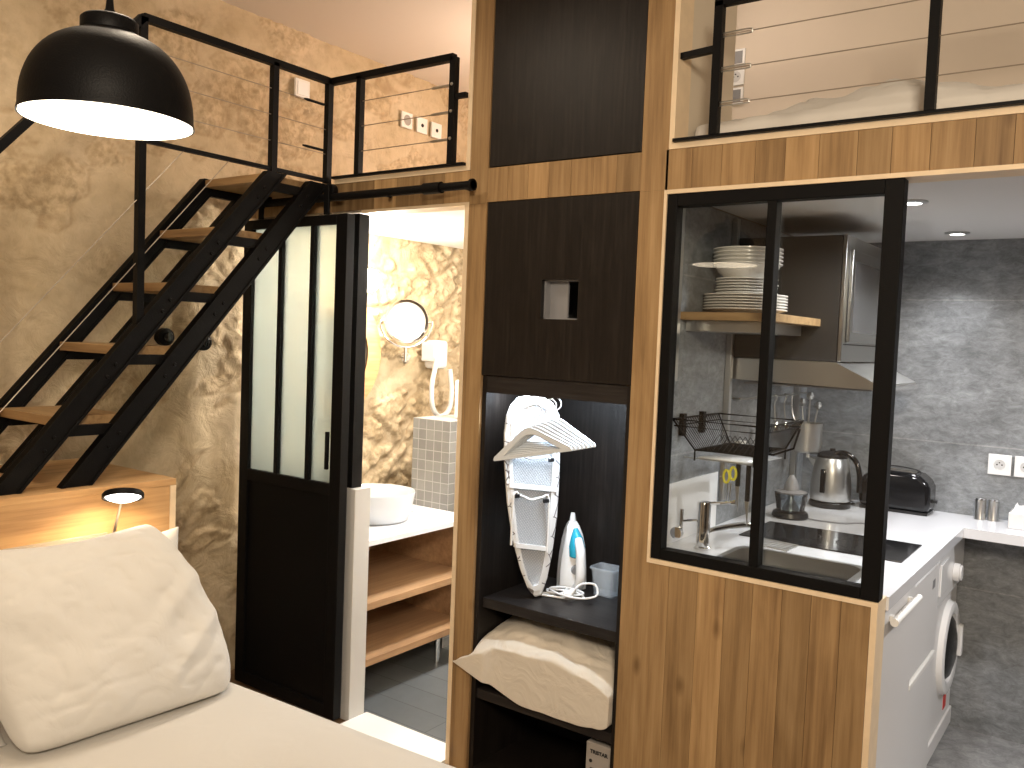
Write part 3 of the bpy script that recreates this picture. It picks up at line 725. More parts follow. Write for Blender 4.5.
NH = 7
hg = None
words = ['front one of the stack, nearest the room', 'second of the stack from the front', 'third of the stack from the front', 'middle one of the stack of seven', 'third from the back of the stack', 'second from the back of the stack', 'rearmost of the stack, touching the board']
for k in range(NH):
    kk = NH - 1 - k
    lab = 'white plastic clothes hanger over the ironing board, ' + words[k]
    loc = (-1.648 + 0.0095 * k, 2.385 + 0.0125 * k, 1.268 + 0.0060 * k)
    rot = (0, math.radians(-12 + 1.6 * k), math.radians(14))
    if hg is None:
        hg = make_hanger(lab); hg.location = loc; hg.rotation_euler = rot
    else:
        dup(hg, loc, lab, rot)

# --- steam iron standing on its heel
ir = thing('steam_iron', 'white and turquoise steam iron standing on its heel beside the ironing board', 'iron', (-1.60, 2.66, 0.637))
ax = Vector((-0.02, 0.02, 1.0)).normalized()             # heel -> tip
out = Vector((0.80, -0.6, -0.08)); out = (out - ax * out.dot(ax)).normalized()   # away from the sole plate
sd = ax.cross(out)
B0 = Vector((-1.705, 2.785, 0.637))
def IP(l, o, s): return B0 + (ax * l + out * o + sd * s) * 0.92
def loft(bm, secs):
    rings = [[bm.verts.new(p) for p in s] for s in secs]; n = len(rings[0])
    for a, b in zip(rings, rings[1:]):
        for k in range(n): bm.faces.new((a[k], a[(k + 1) % n], b[(k + 1) % n], b[k]))
    bm.faces.new(rings[0][::-1]); bm.faces.new(rings[-1])
def halfw(l): return 0.056 * math.sqrt(max(0.0, 1 - (max(0, l - 0.02) / 0.262) ** 2.0)) + 0.002
def isec(l, w, o0, o1, n=14):
    return [IP(l, (o0 + o1) / 2 + (o1 - o0) / 2 * math.sin(2 * PI * k / n) * (1 if True else 0), w * math.cos(2 * PI * k / n)) for k in range(n)]
bm = BM(); loft(bm, [[IP(l, 0.0 + o, s * (halfw(l) + 0.003)) for s, o in ((-1, 0), (1, 0), (1, 0.007), (-1, 0.007))] for l in (0.0, 0.05, 0.1, 0.15, 0.2, 0.24, 0.262, 0.276)]); obj('sole_plate', bm, 'chrome', ir)
bm = BM(); loft(bm, [isec(l, halfw(l), 0.006, 0.006 + h) for l, h in ((0.0, 0.055), (0.03, 0.062), (0.08, 0.058), (0.13, 0.058), (0.18, 0.062), (0.22, 0.050), (0.255, 0.028), (0.274, 0.012))]); obj('iron_body', bm, 'white_gloss', ir)
bm = BM(); loft(bm, [isec(l, w, 0.034, 0.034 + h) for l, w, h in ((0.125, 0.010, 0.02), (0.14, 0.030, 0.056), (0.18, 0.034, 0.062), (0.215, 0.025, 0.050), (0.25, 0.008, 0.02))]); obj('water_tank', bm, 'cyan', ir)
bm = BM(); loft(bm, [isec(l, w, 0.025, 0.025 + h) for l, w, h in ((0.03, 0.03, 0.02), (0.045, 0.042, 0.036), (0.09, 0.042, 0.036), (0.115, 0.03, 0.02))]); obj('lower_housing', bm, 'blue_dark', ir)
hp = spline([IP(0.012, 0.05, 0), IP(0.02, 0.088, 0), IP(0.06, 0.112, 0), (IP(0.12, 0.112, 0)), IP(0.17, 0.104, 0), IP(0.21, 0.072, 0)], 6)
bm = BM(); tube(bm, hp, [0.016 + 0.003 * math.sin(PI * i / (len(hp) - 1)) for i in range(len(hp))], 12); obj('handle', bm, 'white_gloss', ir)
bm = BM(); mt = Matrix((sd, ax, out)).transposed(); lathe(bm, [(0, 0.014), (0.017, 0.013), (0.02, 0.0), (0, 0)], IP(0.085, 0.062, 0.0), 18, mat=mt); obj('dial', bm, 'grey_plastic', ir)
bm = BM(); lathe(bm, [(0, 0.03), (0.008, 0.03), (0.013, 0.0), (0, 0)], IP(0.275, 0.008, 0.0), 10, mat=Matrix((sd, out, ax)).transposed()); obj('tip_cap', bm, 'white_gloss', ir)
pts = [(-1.60, 2.62, 0.66), (-1.62, 2.55, 0.648), (-1.70, 2.52, 0.643), (-1.69, 2.50, 0.643), (-1.58, 2.53, 0.643), (-1.52, 2.57, 0.646), (-1.58, 2.60, 0.650), (-1.68, 2.57, 0.650), (-1.66, 2.53, 0.651), (-1.56, 2.55, 0.652), (-1.54, 2.60, 0.655), (-1.63, 2.61, 0.657), (-1.67, 2.55, 0.659), (-1.58, 2.51, 0.657), (-1.50, 2.53, 0.656), (-1.455, 2.56, 0.67), (-1.475, 2.58, 0.70), (-1.52, 2.56, 0.70), (-1.545, 2.54, 0.68)]
bm = BM(); pts = [(-1.675 + (p[0] + 1.60) * 0.9 + 0.03, 2.66 + (p[1] - 2.56) * 0.9, p[2]) for p in pts]; pts[0] = (-1.665, 2.70, 0.655)
tube(bm, spline(pts, 7), 0.004, 8); cd = obj('power_cord', bm, 'white_gloss', ir)
bm = BM(); tube(bm, [(-1.596, 2.642, 0.68), (-1.605, 2.633, 0.665), (-1.625, 2.623, 0.658)], [0.008, 0.015, 0.014], 12); obj('plug', bm, 'white_gloss', cd)
cp = thing('measuring_cup', 'small clear plastic water container behind the cord of the iron', 'container', (-1.548, 2.79, 0.637))
bm = BM()
def rrect(cx, cy, hx, hy, r=0.015, n=5):
    o = []
    for sx, sy, a in ((1, 1, 0), (-1, 1, PI / 2), (-1, -1, PI), (1, -1, 1.5 * PI)):
        for k in range(n):
            t_ = a + PI / 2 * k / (n - 1); o.append((cx + sx * (hx - r) + r * math.cos(t_), cy + sy * (hy - r) + r * math.sin(t_)))
    return o
rings = []
for hx, z in ((0.046, 0.638), (0.056, 0.735), (0.062, 0.735), (0.062, 0.741), (0.053, 0.741), (0.043, 0.642)):
    rings.append([bm.verts.new((a, b, z)) for a, b in rrect(-1.548, 2.79, hx * 0.9, hx * 0.75)])
for a, b in zip(rings, rings[1:]):
    for k in range(len(a)): bm.faces.new((a[k], a[(k + 1) % len(a)], b[(k + 1) % len(a)], b[k]))
bm.faces.new(rings[0][::-1]); bm.faces.new(rings[-1])
obj('cup_body', bm, 'milky_plastic', cp)

# --- pillows
def pillow_mesh(w, h, t, n=34, seed=0, wr=0.006, pinch=0.10, plump=0.42):
    bm = BM(); layers = []
    for side in (1, -1):
        g = []
        for i in range(n + 1):
            row = []
            for j in range(n + 1):
                u = -1 + 2 * i / n; v = -1 + 2 * j / n
                uu = math.copysign(abs(u) ** 0.85, u); vv = math.copysign(abs(v) ** 0.85, v)
                pu = 1 - pinch * (1 - abs(vv) ** 2.2) * abs(uu) ** 3; pv = 1 - pinch * (1 - abs(uu) ** 2.2) * abs(vv) ** 3
                th = (max(0, 1 - abs(uu) ** 2.4) * max(0, 1 - abs(vv) ** 2.4)) ** plump
                x_, y_ = uu * pu * w / 2, vv * pv * h / 2
                nz = noise.noise(Vector((uu * 2.2 + seed * 3.1, vv * 2.2, side * 2.0))) + 0.5 * noise.noise(Vector((uu * 6 + vv * 2 + seed, vv * 3, side)))
                cr = abs(noise.noise(Vector((uu * 2.5 + vv * 1.5 + seed, vv * 5 - uu * 2, 5 + side)))) 
                z_ = side * (th * t / 2 + (nz * wr * 2.0 - (0.12 - min(0.12, cr)) * wr * 9) * min(1, th * 1.6))
                edge = (i in (0, n) or j in (0, n))
                if edge: z_ = 0.0
                row.append(bm.verts.new((x_, y_, z_)) if not (edge and side == -1) else layers[0][i][j])
            g.append(row)
        layers.append(g)
        for i in range(n):
            for j in range(n):
                q = (g[i][j], g[i + 1][j], g[i + 1][j + 1], g[i][j + 1])
                bm.faces.new(q if side == 1 else q[::-1])
    return bm
def put(bm, M4):
    bmesh.ops.transform(bm, matrix=M4, verts=bm.verts)
def frame(origin, xa, ya):
    xa = Vector(xa).normalized(); ya = Vector(ya); ya = (ya - xa * ya.dot(xa)).normalized(); za = xa.cross(ya)
    mm = Matrix((xa, ya, za)).transposed().to_4x4(); mm.translation = origin; return mm
bm = pillow_mesh(0.68, 0.50, 0.26, n=44, seed=4, wr=0.007, pinch=0.06, plump=0.5)
put(bm, frame((-1.61, 2.585, 0.425), (1, -0.02, -0.02), (0.02, 1, 0.24)))
for v in bm.verts:   # sits inside the compartment, sags over the shelf edge
    v.co.z = max(v.co.z, 0.3095 + (max(0, -1.66 - v.co.x) * 0.32 if v.co.y < 2.55 else 0))
    v.co.z = min(v.co.z, 0.597)
    if v.co.y > 2.40: v.co.x = max(-1.862, v.co.x)
    v.co.x = min(v.co.x, -1.312 - 0.02 * max(0, (0.40 - v.co.z)))
    v.co.y = max(2.412 if v.co.x > -1.8 else 2.39, min(v.co.y, 2.846))
o = obj('pillow', bm, 'beige_cotton', None, smooth=180, sub=1)
tag(o, 'plump cream cotton pillow stuffed on the lower wardrobe shelf', 'pillow')

# --- grey carton
bx = thing('appliance_box', 'grey printed carton standing in the bottom compartment of the wardrobe', 'box', (-1.38, 2.5, 0.019))
bm = BM(); box(bm, -1.412, -1.315, 2.455, 2.75, 0.019, 0.248); obj('box_body', bm, 'cardboard', bx, bevel=0.003)
bm = BM(); box(bm, -1.394, -1.325, 2.4535, 2.455, 0.05, 0.165); obj('window_print', bm, 'ink', bx, bevel=0.0)
def text(body, size, loc, rot, mat, parent, bold=0.0):
    cu = bpy.data.curves.new('lettering', 'FONT'); cu.body = body; cu.size = size; cu.extrude = 0.0004; cu.offset = bold; cu.align_x = 'LEFT'
    tmp = bpy.data.objects.new('tmp', cu); C.objects.link(tmp); dg = bpy.context.evaluated_depsgraph_get(); me = bpy.data.meshes.new_from_object(tmp.evaluated_get(dg)); bpy.data.objects.remove(tmp)
    me.materials.clear(); me.materials.append(M[mat]); o_ = bpy.data.objects.new('lettering', me); C.objects.link(o_)
    o_.parent = parent; o_.location = Vector(loc) - ORG.get(parent.name, Vector()); o_.rotation_euler = rot
    return o_
text('TRISTAR', 0.0175, (-1.396, 2.4535, 0.214), (PI / 2, 0, 0), 'ink', bx, 0.0006)
bm = BM(); cyl(bm, (-1.393, 2.4538, 0.187), 0.006, 0.002, 'Y', 12); obj('printed_dot', bm, 'ink', bx)

# ================================================================ HEADBOARD BOX, BED
hb = thing('headboard', 'oak headboard box behind the bed, carrying the foot of the black staircase', 'headboard', (-2.93, 1.0, 0.0))
bm = BM(); box(bm, -3.235, -2.622, -0.2, 1.712, 1.029, 1.0515); obj('top_panel', bm, 'oak_y', hb, bevel=0.001)
bm = BM(); box(bm, -2.644, -2.624, -0.2, 1.690, 0.02, 1.0285); obj('front_panel', bm, 'oak_y', hb)
bm = BM(); box(bm, -3.235, -2.622, 1.6905, 1.712, 0.0, 1.0285); obj('end_panel', bm, 'pale_edge', hb)
bm = BM(); box(bm, -2.624, -2.617, 1.16, 1.47, 0.80, 0.905); pl = obj('socket_plate', bm, 'plate_steel', hb, bevel=0.001)
bm = BM(); cyl(bm, (-2.6175, 1.415, 0.868), 0.026, 0.003, 'X', 20); obj('socket', bm, 'black_plastic', pl)
rlp = thing('reading_lamp', 'small black reading lamp glowing in front of the oak headboard', 'lamp', (-2.617, 1.47, 0.87))
bm = BM(); cyl(bm, (-2.622, 1.478, 0.875), 0.02, 0.012, 'X', 18); obj('base', bm, 'steel', rlp)
bm = BM(); tube(bm, [(-2.61, 1.478, 0.875), (-2.585, 1.470, 0.90), (-2.53, 1.466, 1.028)], 0.0045, 10); obj('arm', bm, 'steel', rlp)
nz_ = Vector((-0.36, 0.22, 0.90)).normalized(); tx_ = nz_.cross(Vector((0, 0, 1))).normalized(); TL = Matrix((tx_, nz_.cross(tx_), nz_)).transposed()
bm = BM(); lathe(bm, [(0, 0.012), (0.055, 0.012), (0.060, 0.006), (0.060, -0.006), (0.054, -0.007), (0.052, 0.0), (0, 0.0)], (-2.50, 1.452, 1.040), 36, mat=TL); hd = obj('lamp_head', bm, 'black', rlp)
bm = BM(); lathe(bm, [(0, -0.016), (0.03, -0.014), (0.046, -0.007), (0.051, -0.0005), (0, -0.0005)], (-2.50, 1.452, 1.040), 28, mat=TL); obj('diffuser', bm, 'spot_glow', hd)
light('reading_lamp_light', 'SPOT', (-2.497, 1.450, 1.018), 5, (1.0, 0.72, 0.40), 0.035, (-2.5, 1.40, 0), 165, 0.3)

bd = thing('bed', 'low double bed with a smooth white sheet in front of the oak headboard', 'bed', (-1.6, 0.9, 0.0))
bm = BM(); box(bm, -2.61, -0.62, 0.12, 1.60, 0.04, 0.27); obj('base', bm, simple('base_fabric', (0.3, 0.27, 0.24), 0.9), bd, bevel=0.02)
bm = BM(); nx, ny = 60, 50
def bedz(x, y):
    ex = min(1, (x + 2.62) / 0.05 if x < -1.6 else (-0.60 - x) / 0.05); ey = min(1, (1.64 - y) / 0.03, (y - 0.1) / 0.06)
    k = max(0.0, min(ex, ey))
    return 0.5 - 0.022 * (1 - math.sqrt(max(0, 1 - (1 - k) ** 2))) + 0.006 * noise.noise(Vector((x * 1.5, y * 3, 0))) 
top = [[bm.verts.new((x, y + 0.045 * (x + 2.15) * y / 1.64, bedz(x, y))) for y in [0.1 + 1.54 * j / ny for j in range(ny + 1)]] for x in [-2.62 + 2.02 * i / nx for i in range(nx + 1)]]
for i in range(nx):
    for j in range(ny): bm.faces.new((top[i][j], top[i + 1][j], top[i + 1][j + 1], top[i][j + 1]))
edge = [top[i][0] for i in range(nx + 1)] + [top[nx][j] for j in range(1, ny + 1)] + [top[i][ny] for i in range(nx - 1, -1, -1)] + [top[0][j] for j in range(ny - 1, 0, -1)]
low = [bm.verts.new((v.co.x, v.co.y, 0.272)) for v in edge]
for k in range(len(edge)): bm.faces.new((edge[k], edge[(k + 1) % len(edge)], low[(k + 1) % len(edge)], low[k]))
bm.faces.new(low)
obj('mattress', bm, 'sheet', bd, smooth=70)

def shell_wave(bm, amp, sc, seed):
    for v in bm.verts:
        v.co += v.normal * 0
# front pillow: lower corners (-2.14,1.05,.5) and (-2.125,1.60,.52); top leans on the headboard
ctr = Vector((-2.265, 1.245, 0.74))
bm = pillow_mesh(0.61, 0.58, 0.24, n=56, seed=1, wr=0.0055, pinch=0.035, plump=0.40)
for v in bm.verts:      # slumped: upper corners pulled back, upper edge sags
    u, w_ = v.co.x / 0.31, v.co.y / 0.29
    v.co.y -= 0.045 * max(0, w_) ** 2 * max(0, 1 - abs(u + 0.1) ** 1.8)
    v.co.x -= 0.055 * (w_ + 0.2) + 0.0
    if u > 0: v.co.x += 0.05 * u * max(0, 1 - w_ * w_)
    cn = min(1, abs(u)) ** 5 * min(1, abs(w_)) ** 5; v.co.x *= 1 - 0.11 * cn; v.co.y *= 1 - 0.09 * cn
    f = math.exp(-((u * 0.8 - w_ - 0.45) / 0.10) ** 2) * max(0, min(1, u * 2)) + 0.8 * math.exp(-((u * 0.9 - w_ - 0.95) / 0.08) ** 2) * max(0, min(1, u * 2))
    if v.co.z > 0: v.co.z += 0.012 * f
put(bm, frame(ctr, (0.03, 1.0, -0.03), (-0.54, -0.03, 0.84)))
for v in bm.verts: v.co.z = max(v.co.z, 0.5035 + max(0, (v.co.y - 1.35)) * 0.02)
o = obj('pillow', bm, 'linen', None, smooth=180, sub=1)
tag(o, 'large white pillow leaning in front of the other bed pillows', 'pillow')
bm = pillow_mesh(0.64, 0.44, 0.13, n=34, seed=2, wr=0.005, pinch=0.10)
put(bm, frame((-2.475, 1.345, 0.695), (0.0, 1.0, 0.02), (-0.18, 0.0, 0.98)))
for v in bm.verts: v.co.z = max(v.co.z, 0.504)
o = obj('pillow', bm, 'linen', None, smooth=180, sub=1)
tag(o, 'white pillow behind the large one, only its upper right corner showing', 'pillow')
bm = pillow_mesh(0.62, 0.50, 0.17, n=34, seed=3, wr=0.006, pinch=0.10)
put(bm, frame((-2.36, 0.70, 0.70), (0.05, 1.0, 0.04), (-0.42, 0.0, 0.9)))
for v in bm.verts: v.co.z = max(v.co.z, 0.504)
o = obj('pillow', bm, 'linen', None, smooth=180, sub=1)
tag(o, 'white pillow at the left picture edge, beside the large one', 'pillow')

# ================================================================ PENDANT LAMP
LX, LY, LZ = -1.652, 0.917, 1.957
pn = thing('pendant_lamp', 'black dome pendant lamp lit inside, hanging over the bed', 'lamp', (LX, LY, LZ))
prof = []; R_ = 0.1555
for k in range(0, 19):
    a = PI / 2 * k / 18; prof.append((R_ * math.cos(a) ** 0.80 if k < 18 else 0.0, 0.158 * math.sin(a) ** 0.92 + 0.0))
prof_out = [(R_, 0.0)] + [(r, z + 0.012) for r, z in prof if r > 0.055]
full = [(R_ + 0.002, 0.0), (R_ + 0.002, 0.004)] + prof_out[1:] + [(0.050, 0.170), (0.0, 0.170)]
inn = [(R_ - 0.0015, 0.0)] + [(max(0.0, r - 0.004), max(0.002, z + 0.006)) for r, z in prof][1:]
bm = BM(); lathe(bm, full, (LX, LY, LZ), 64); sh = obj('lamp_shade', bm, 'black', pn, smooth=60)
bm = BM(); lathe(bm, inn, (LX, LY, LZ), 64); obj('inner_lining', bm, 'lamp_inner', sh, smooth=180)
bm = BM(); lathe(bm, [(0, 0.155), (0.049, 0.155), (0.052, 0.159), (0.052, 0.191), (0.047, 0.196), (0, 0.196)], (LX, LY, LZ), 40); obj('cap', bm, 'black', pn, smooth=50)
bm = BM(); lathe(bm, [(0.016, 0.196), (0.014, 0.204), (0.008, 0.214), (0.006, 0.235), (0.003, 0.24), (0, 0.24)], (LX, LY, LZ), 20); tube(bm, [(LX, LY, LZ + 0.24), (LX, LY, 2.958)], 0.003, 8); obj('cord', bm, 'black', pn)
bm = BM(); lathe(bm, [(0, 0.05), (0.02, 0.055), (0.03, 0.075), (0.025, 0.1), (0.014, 0.12), (0.014, 0.15), (0, 0.15)], (LX, LY, LZ), 20); obj('bulb', bm, 'lamp_inner', pn)
light('pendant_light', 'SPOT', (LX, LY, LZ + 0.03), 6, (1.0, 0.80, 0.55), 0.05, (LX, LY, 0), 150, 0.5)

# ================================================================ SMALL WALL ITEMS
for k, (yy, zz, lab) in enumerate(((2.07, 1.518, 'round black wall knob on the stone wall, seen between the two right stair beams'), (2.25, 1.50, 'round black wall knob on the stone wall, nearest the black door'))):
    xs = XW + 0.005
    if k == 0:
        kn = thing('wall_switch', lab, 'knob', (xs, yy, zz), 'round black wall knobs')
        bm = BM(); lathe(bm, [(0.0, -0.03), (0.036, -0.03), (0.036, 0.018), (0.030, 0.022), (0, 0.022)], (xs, yy, zz), 24, 'X'); obj('rose', bm, 'black', kn)
        bm = BM(); lathe(bm, [(0.02, 0.018), (0.02, 0.035), (0.016, 0.038), (0, 0.038)], (xs, yy, zz), 20, 'X'); obj('toggle', bm, 'black_gloss', kn)
    else:
        dup(kn, (xs, yy, zz), lab)
def wall_plate(name, lab, cat, x, y, z, w, kind, group=None):
    t_ = thing(name, lab, cat, (x, y, z), group)
    bm = BM(); box(bm, x, x + 0.012, y - w / 2, y + w / 2, z - w / 2, z + w / 2); p = obj('plate', bm, 'white', t_, bevel=0.002)
    if kind == 'switch':
        bm = BM(); box(bm, x + 0.012, x + 0.016, y - w * 0.36, y + w * 0.36, z - w * 0.36, z + w * 0.36); obj('rocker', bm, 'white_gloss', t_, bevel=0.001)
    elif kind == 'socket':
        bm = BM(); lathe(bm, [(0.028, 0.0135), (0.024, 0.0125), (0.022, 0.0122), (0, 0.0122)], (x, y, z), 24, 'X'); s_ = obj('socket_well', bm, simple('socket_grey', (0.35, 0.33, 0.3), 0.5), t_)
    else:
        bm = BM(); cyl(bm, (x + 0.011, y, z), 0.010, 0.003, 'X', 14); obj('aerial_outlet', bm, 'ink', t_)
    return t_
wall_plate('light_switch', 'square white light switch on the stone wall above the staircase', 'switch', -3.265, 2.745, 2.692, 0.085, 'switch')
wall_plate('wall_socket', 'square white socket on the loft stone wall, leftmost of three plates', 'socket', -3.262, 3.455, 2.705, 0.082, 'socket', 'plates on the loft stone wall')
wall_plate('wall_socket', 'square white outlet with one dark hole on the loft stone wall, middle of three plates', 'outlet', -3.262, 3.575, 2.703, 0.082, 'tv', 'plates on the loft stone wall')
wall_plate('wall_socket', 'square white outlet with one dark hole on the loft stone wall, rightmost of three plates', 'outlet', -3.262, 3.695, 2.701, 0.082, 'tv', 'plates on the loft stone wall')
# french sockets facing the room
def face_plate(name, lab, cat, x, y, z, w, kind, group):
    t_ = thing(name, lab, cat, (x, y, z), group)
    bm = BM(); box(bm, x - w / 2, x + w / 2, y - 0.010, y, z - w / 2, z + w / 2); obj('plate', bm, 'white_gloss', t_, bevel=0.002)
    if kind == 'fr':
        bm = BM(); lathe(bm, [(0.021, -0.0112), (0.0195, -0.0112), (0.0190, -0.0102), (0, -0.0102)], (x, y, z), 28, 'Y'); w_ = obj('socket_well', bm, simple('socket_rim', (0.6, 0.6, 0.6), 0.5), t_)
        bm = BM(); cyl(bm, (x - 0.009, y - 0.0112, z), 0.003, 0.002, 'Y', 10); cyl(bm, (x + 0.009, y - 0.0112, z), 0.003, 0.002, 'Y', 10); cyl(bm, (x, y - 0.016, z + 0.009), 0.0022, 0.006, 'Y', 10); obj('pin_hole', bm, 'ink', w_)
    elif kind == 'dark':
        bm = BM(); box(bm, x - w * 0.36, x + w * 0.36, y - 0.012, y - 0.010, z - w * 0.36, z + w * 0.36); obj('dark_insert', bm, 'grey_plastic', t_)
    return t_
face_plate('wall_socket', 'square white wall socket with round well, above the shakers in the kitchen', 'socket', -0.447, 4.049, 1.13, 0.084, 'fr', 'kitchen wall sockets')
face_plate('wall_socket', 'square white wall socket cut by the right picture edge in the kitchen', 'socket', -0.352, 4.049, 1.13, 0.084, 'fr', 'kitchen wall sockets')
face_plate('loft_socket', 'upper plate of three small sockets on the loft wall, white with dark insert', 'socket', -1.376, 3.348, 2.712, 0.066, 'dark', 'loft wall sockets')
face_plate('loft_socket', 'middle plate of three small sockets on the loft wall', 'socket', -1.376, 3.348, 2.637, 0.066, 'fr', 'loft wall sockets')
face_plate('loft_socket', 'lowest plate of three small sockets on the loft wall, white with dark insert', 'socket', -1.376, 3.348, 2.562, 0.066, 'dark', 'loft wall sockets')

# ================================================================ LOFT BED
lb = thing('loft_bed', 'loft mattress with rumpled cream bedding behind the railing above the kitchen', 'bed', (0, 3.0, 2.157))
bm = BM(); box(bm, -1.17, 0.85, 2.56, 3.34, 2.157, 2.24); obj('mattress', bm, 'sheet', lb, bevel=0.03)
bm = BM(); nx, ny = 130, 50
def duvz(x, y):
    u = (x + 1.18) / 2.05; v = (y - 2.54) / 0.81
    rise = min(1, v / 0.06) ** 0.5 if v > 0 else 0
    b = 2.240 + 0.02 * rise + 0.035 * v
    hump = 0.072 * math.exp(-((x + 0.60) / 0.24) ** 2) * math.exp(-((y - 2.72) / 0.14) ** 2) + 0.045 * math.exp(-((x + 0.88) / 0.12) ** 2) * math.exp(-((y - 2.75) / 0.12) ** 2)
    fold = noise.noise(Vector((x * 7, y * 9, 1))) * 0.014 + abs(noise.noise(Vector((x * 11 + y * 5, y * 10, 4)))) * 0.030 * (0.3 + 14 * hump)
    cr = abs(noise.noise(Vector((x * 6 + y * 9, y * 5 - x * 3, 8))))
    fold -= 0.022 * max(0, 1 - cr / 0.12) * (0.25 + 8 * hump)
    return (b + hump + fold)
g = []
for i in range(nx + 1):
    x = -1.175 + 2.03 * i / nx; row = []
    for j in range(ny + 1):
        y = 2.54 + 0.80 * j / ny
        z = duvz(x, y) if j else 2.20
        row.append(bm.verts.new((x, y, z)))
    g.append(row)
for i in range(nx):
    for j in range(ny): bm.faces.new((g[i][j], g[i + 1][j], g[i + 1][j + 1], g[i][j + 1]))
o = obj('duvet', bm, 'linen', lb, smooth=180)
md = o.modifiers.new('th', 'SOLIDIFY'); md.thickness = 0.012

# ================================================================ KITCHEN
# spots
for k, yy in enumerate((2.985, 3.80)):
    if k == 0:
        sp = thing('ceiling_spot', 'recessed ceiling spotlight beside the black window frame, nearer of the two', 'spotlight', (-0.62, yy, 2.05), 'kitchen ceiling spotlights')
        bm = BM(); lathe(bm, [(0.030, 0.0), (0.045, 0.0), (0.045, -0.005), (0.028, -0.008), (0.028, -0.002)], (-0.62, yy, 2.05), 30); obj('trim_ring', bm, 'steel', sp)
        bm = BM(); lathe(bm, [(0, -0.0025), (0.028, -0.0025), (0.028, 0.0), (0, 0.0)], (-0.62, yy, 2.05), 24); obj('bulb', bm, 'spot_glow', sp)
    else: dup(sp, (-0.62, yy, 2.05), 'recessed ceiling spotlight near the grey back wall, farther of the two')
# worktop (L) with holes for the sink
wt = thing('kitchen_worktop', 'glossy white L-shaped kitchen worktop behind the black window', 'worktop', (-0.9, 3.3, 0.865))
bm = BM(); z0, z1 = 0.867, 0.905
sx0, sx1, sy0, sy1 = -1.05, -0.63, 2.50, 2.80
yw = F1 + 0.001
box(bm, -1.244, sx0, yw, 4.049, z0, z1); box(bm, sx0, sx1, sy1, 4.049, z0, z1); box(bm, sx1, -0.5185, yw, 4.049, z0, z1)
box(bm, -0.5185, 1.49, 3.735, 4.049, z0, z1)
bmesh.ops.remove_doubles(bm, verts=bm.verts, dist=0.0005)
obj('top', bm, 'worktop', wt)
bm = BM(); box(bm, -0.545, -0.525, D + 0.001, F1 , 0.9075, 0.9085); 
bm.free()
sk = thing('kitchen_sink', 'stainless steel sink set into the white worktop just behind the window', 'sink', (-0.84, 2.66, 0.905))
o1 = rrect((sx0 + sx1) / 2, 2.66, (sx1 - sx0) / 2 - 0.001, 0.138, 0.05); i1 = rrect((sx0 + sx1) / 2, 2.66, (sx1 - sx0) / 2 - 0.02, 0.12, 0.05)
ob = rrect((sx0 + sx1) / 2, 2.66, (sx1 - sx0) / 2 - 0.035, 0.105, 0.04)
bm = BM(); V = [[bm.verts.new((a, b, z)) for a, b in P_] for P_, z in ((o1, 0.9055), (o1, 0.9095), (i1, 0.9095), (ob, 0.76))]
for a, b in zip(V, V[1:]):
    for k in range(len(a)): bm.faces.new((a[k], a[(k + 1) % len(a)], b[(k + 1) % len(a)], b[k]))
bm.faces.new(V[-1]); obj('basin', bm, 'sink_steel', sk, smooth=50)
bm = BM(); cyl(bm, (-0.84, 2.66, 0.7605), 0.03, 0.003); obj('drain', bm, 'chrome', sk)
# tap
tp = thing('kitchen_tap', 'chrome mixer tap at the left end of the sink', 'tap', (-1.105, 2.64, 0.906))
cx, cy = -1.128, 2.66
bm = BM(); lathe(bm, [(0, 0), (0.028, 0), (0.028, 0.006), (0.022, 0.01), (0.022, 0.15), (0.020, 0.155), (0, 0.155)], (cx, cy, 0.906), 24); obj('tap_body', bm, 'chrome', tp)
bm = BM(); tube(bm, spline([(cx, cy, 0.955), (cx + 0.02, cy + 0.04, 0.965), (cx + 0.10, cy + 0.10, 0.985), (cx + 0.14, cy + 0.13, 0.975), (cx + 0.145, cy + 0.135, 0.955)], 6), 0.010, 12); obj('spout', bm, 'chrome', tp)
bm = BM(); tube(bm, [(cx, cy, 1.055), (cx + 0.03, cy + 0.0, 1.060), (cx + 0.085, cy + 0.02, 1.067)], [0.006, 0.005, 0.004], 8); tube(bm, [(cx + 0.083, cy + 0.02, 1.067), (cx + 0.095, cy + 0.022, 1.069)], 0.007, 8); obj('lever', bm, 'chrome', tp)
bm = BM(); tube(bm, [(cx - 0.07, cy - 0.02, 0.99), (cx, cy, 1.0)], 0.005, 8); tube(bm, [(cx - 0.07, cy - 0.02, 0.945), (cx - 0.07, cy - 0.02, 1.03)], 0.007, 10)
lathe(bm, [(0, -0.02), (0.02, -0.018), (0.02, 0.0), (0, 0.0)], (cx - 0.07, cy - 0.04, 0.955), 14, 'Y')
obj('hand_spray', bm, 'chrome', tp)
dw = tag(obj('wire_trivet', (lambda b: ([tube(b, [(-1.03 + 0.0, 2.84 + 0.022 * k, 0.911), (-0.90, 2.82 + 0.022 * k, 0.911)], 0.0022, 6) for k in range(5)], tube(b, [(-1.03, 2.83, 0.911), (-1.03, 2.94, 0.911), (-0.90, 2.92, 0.911), (-0.90, 2.81, 0.911)], 0.0028, 6, True), b)[2])(BM()), 'steel'), 'small steel wire trivet lying on the worktop behind the sink', 'trivet')
# white splash panel
bm = BM(); box(bm, -1.2445, -1.238, 2.62, 3.03, 0.906, 1.108); struct('trim_6', bm, 'white_gloss')
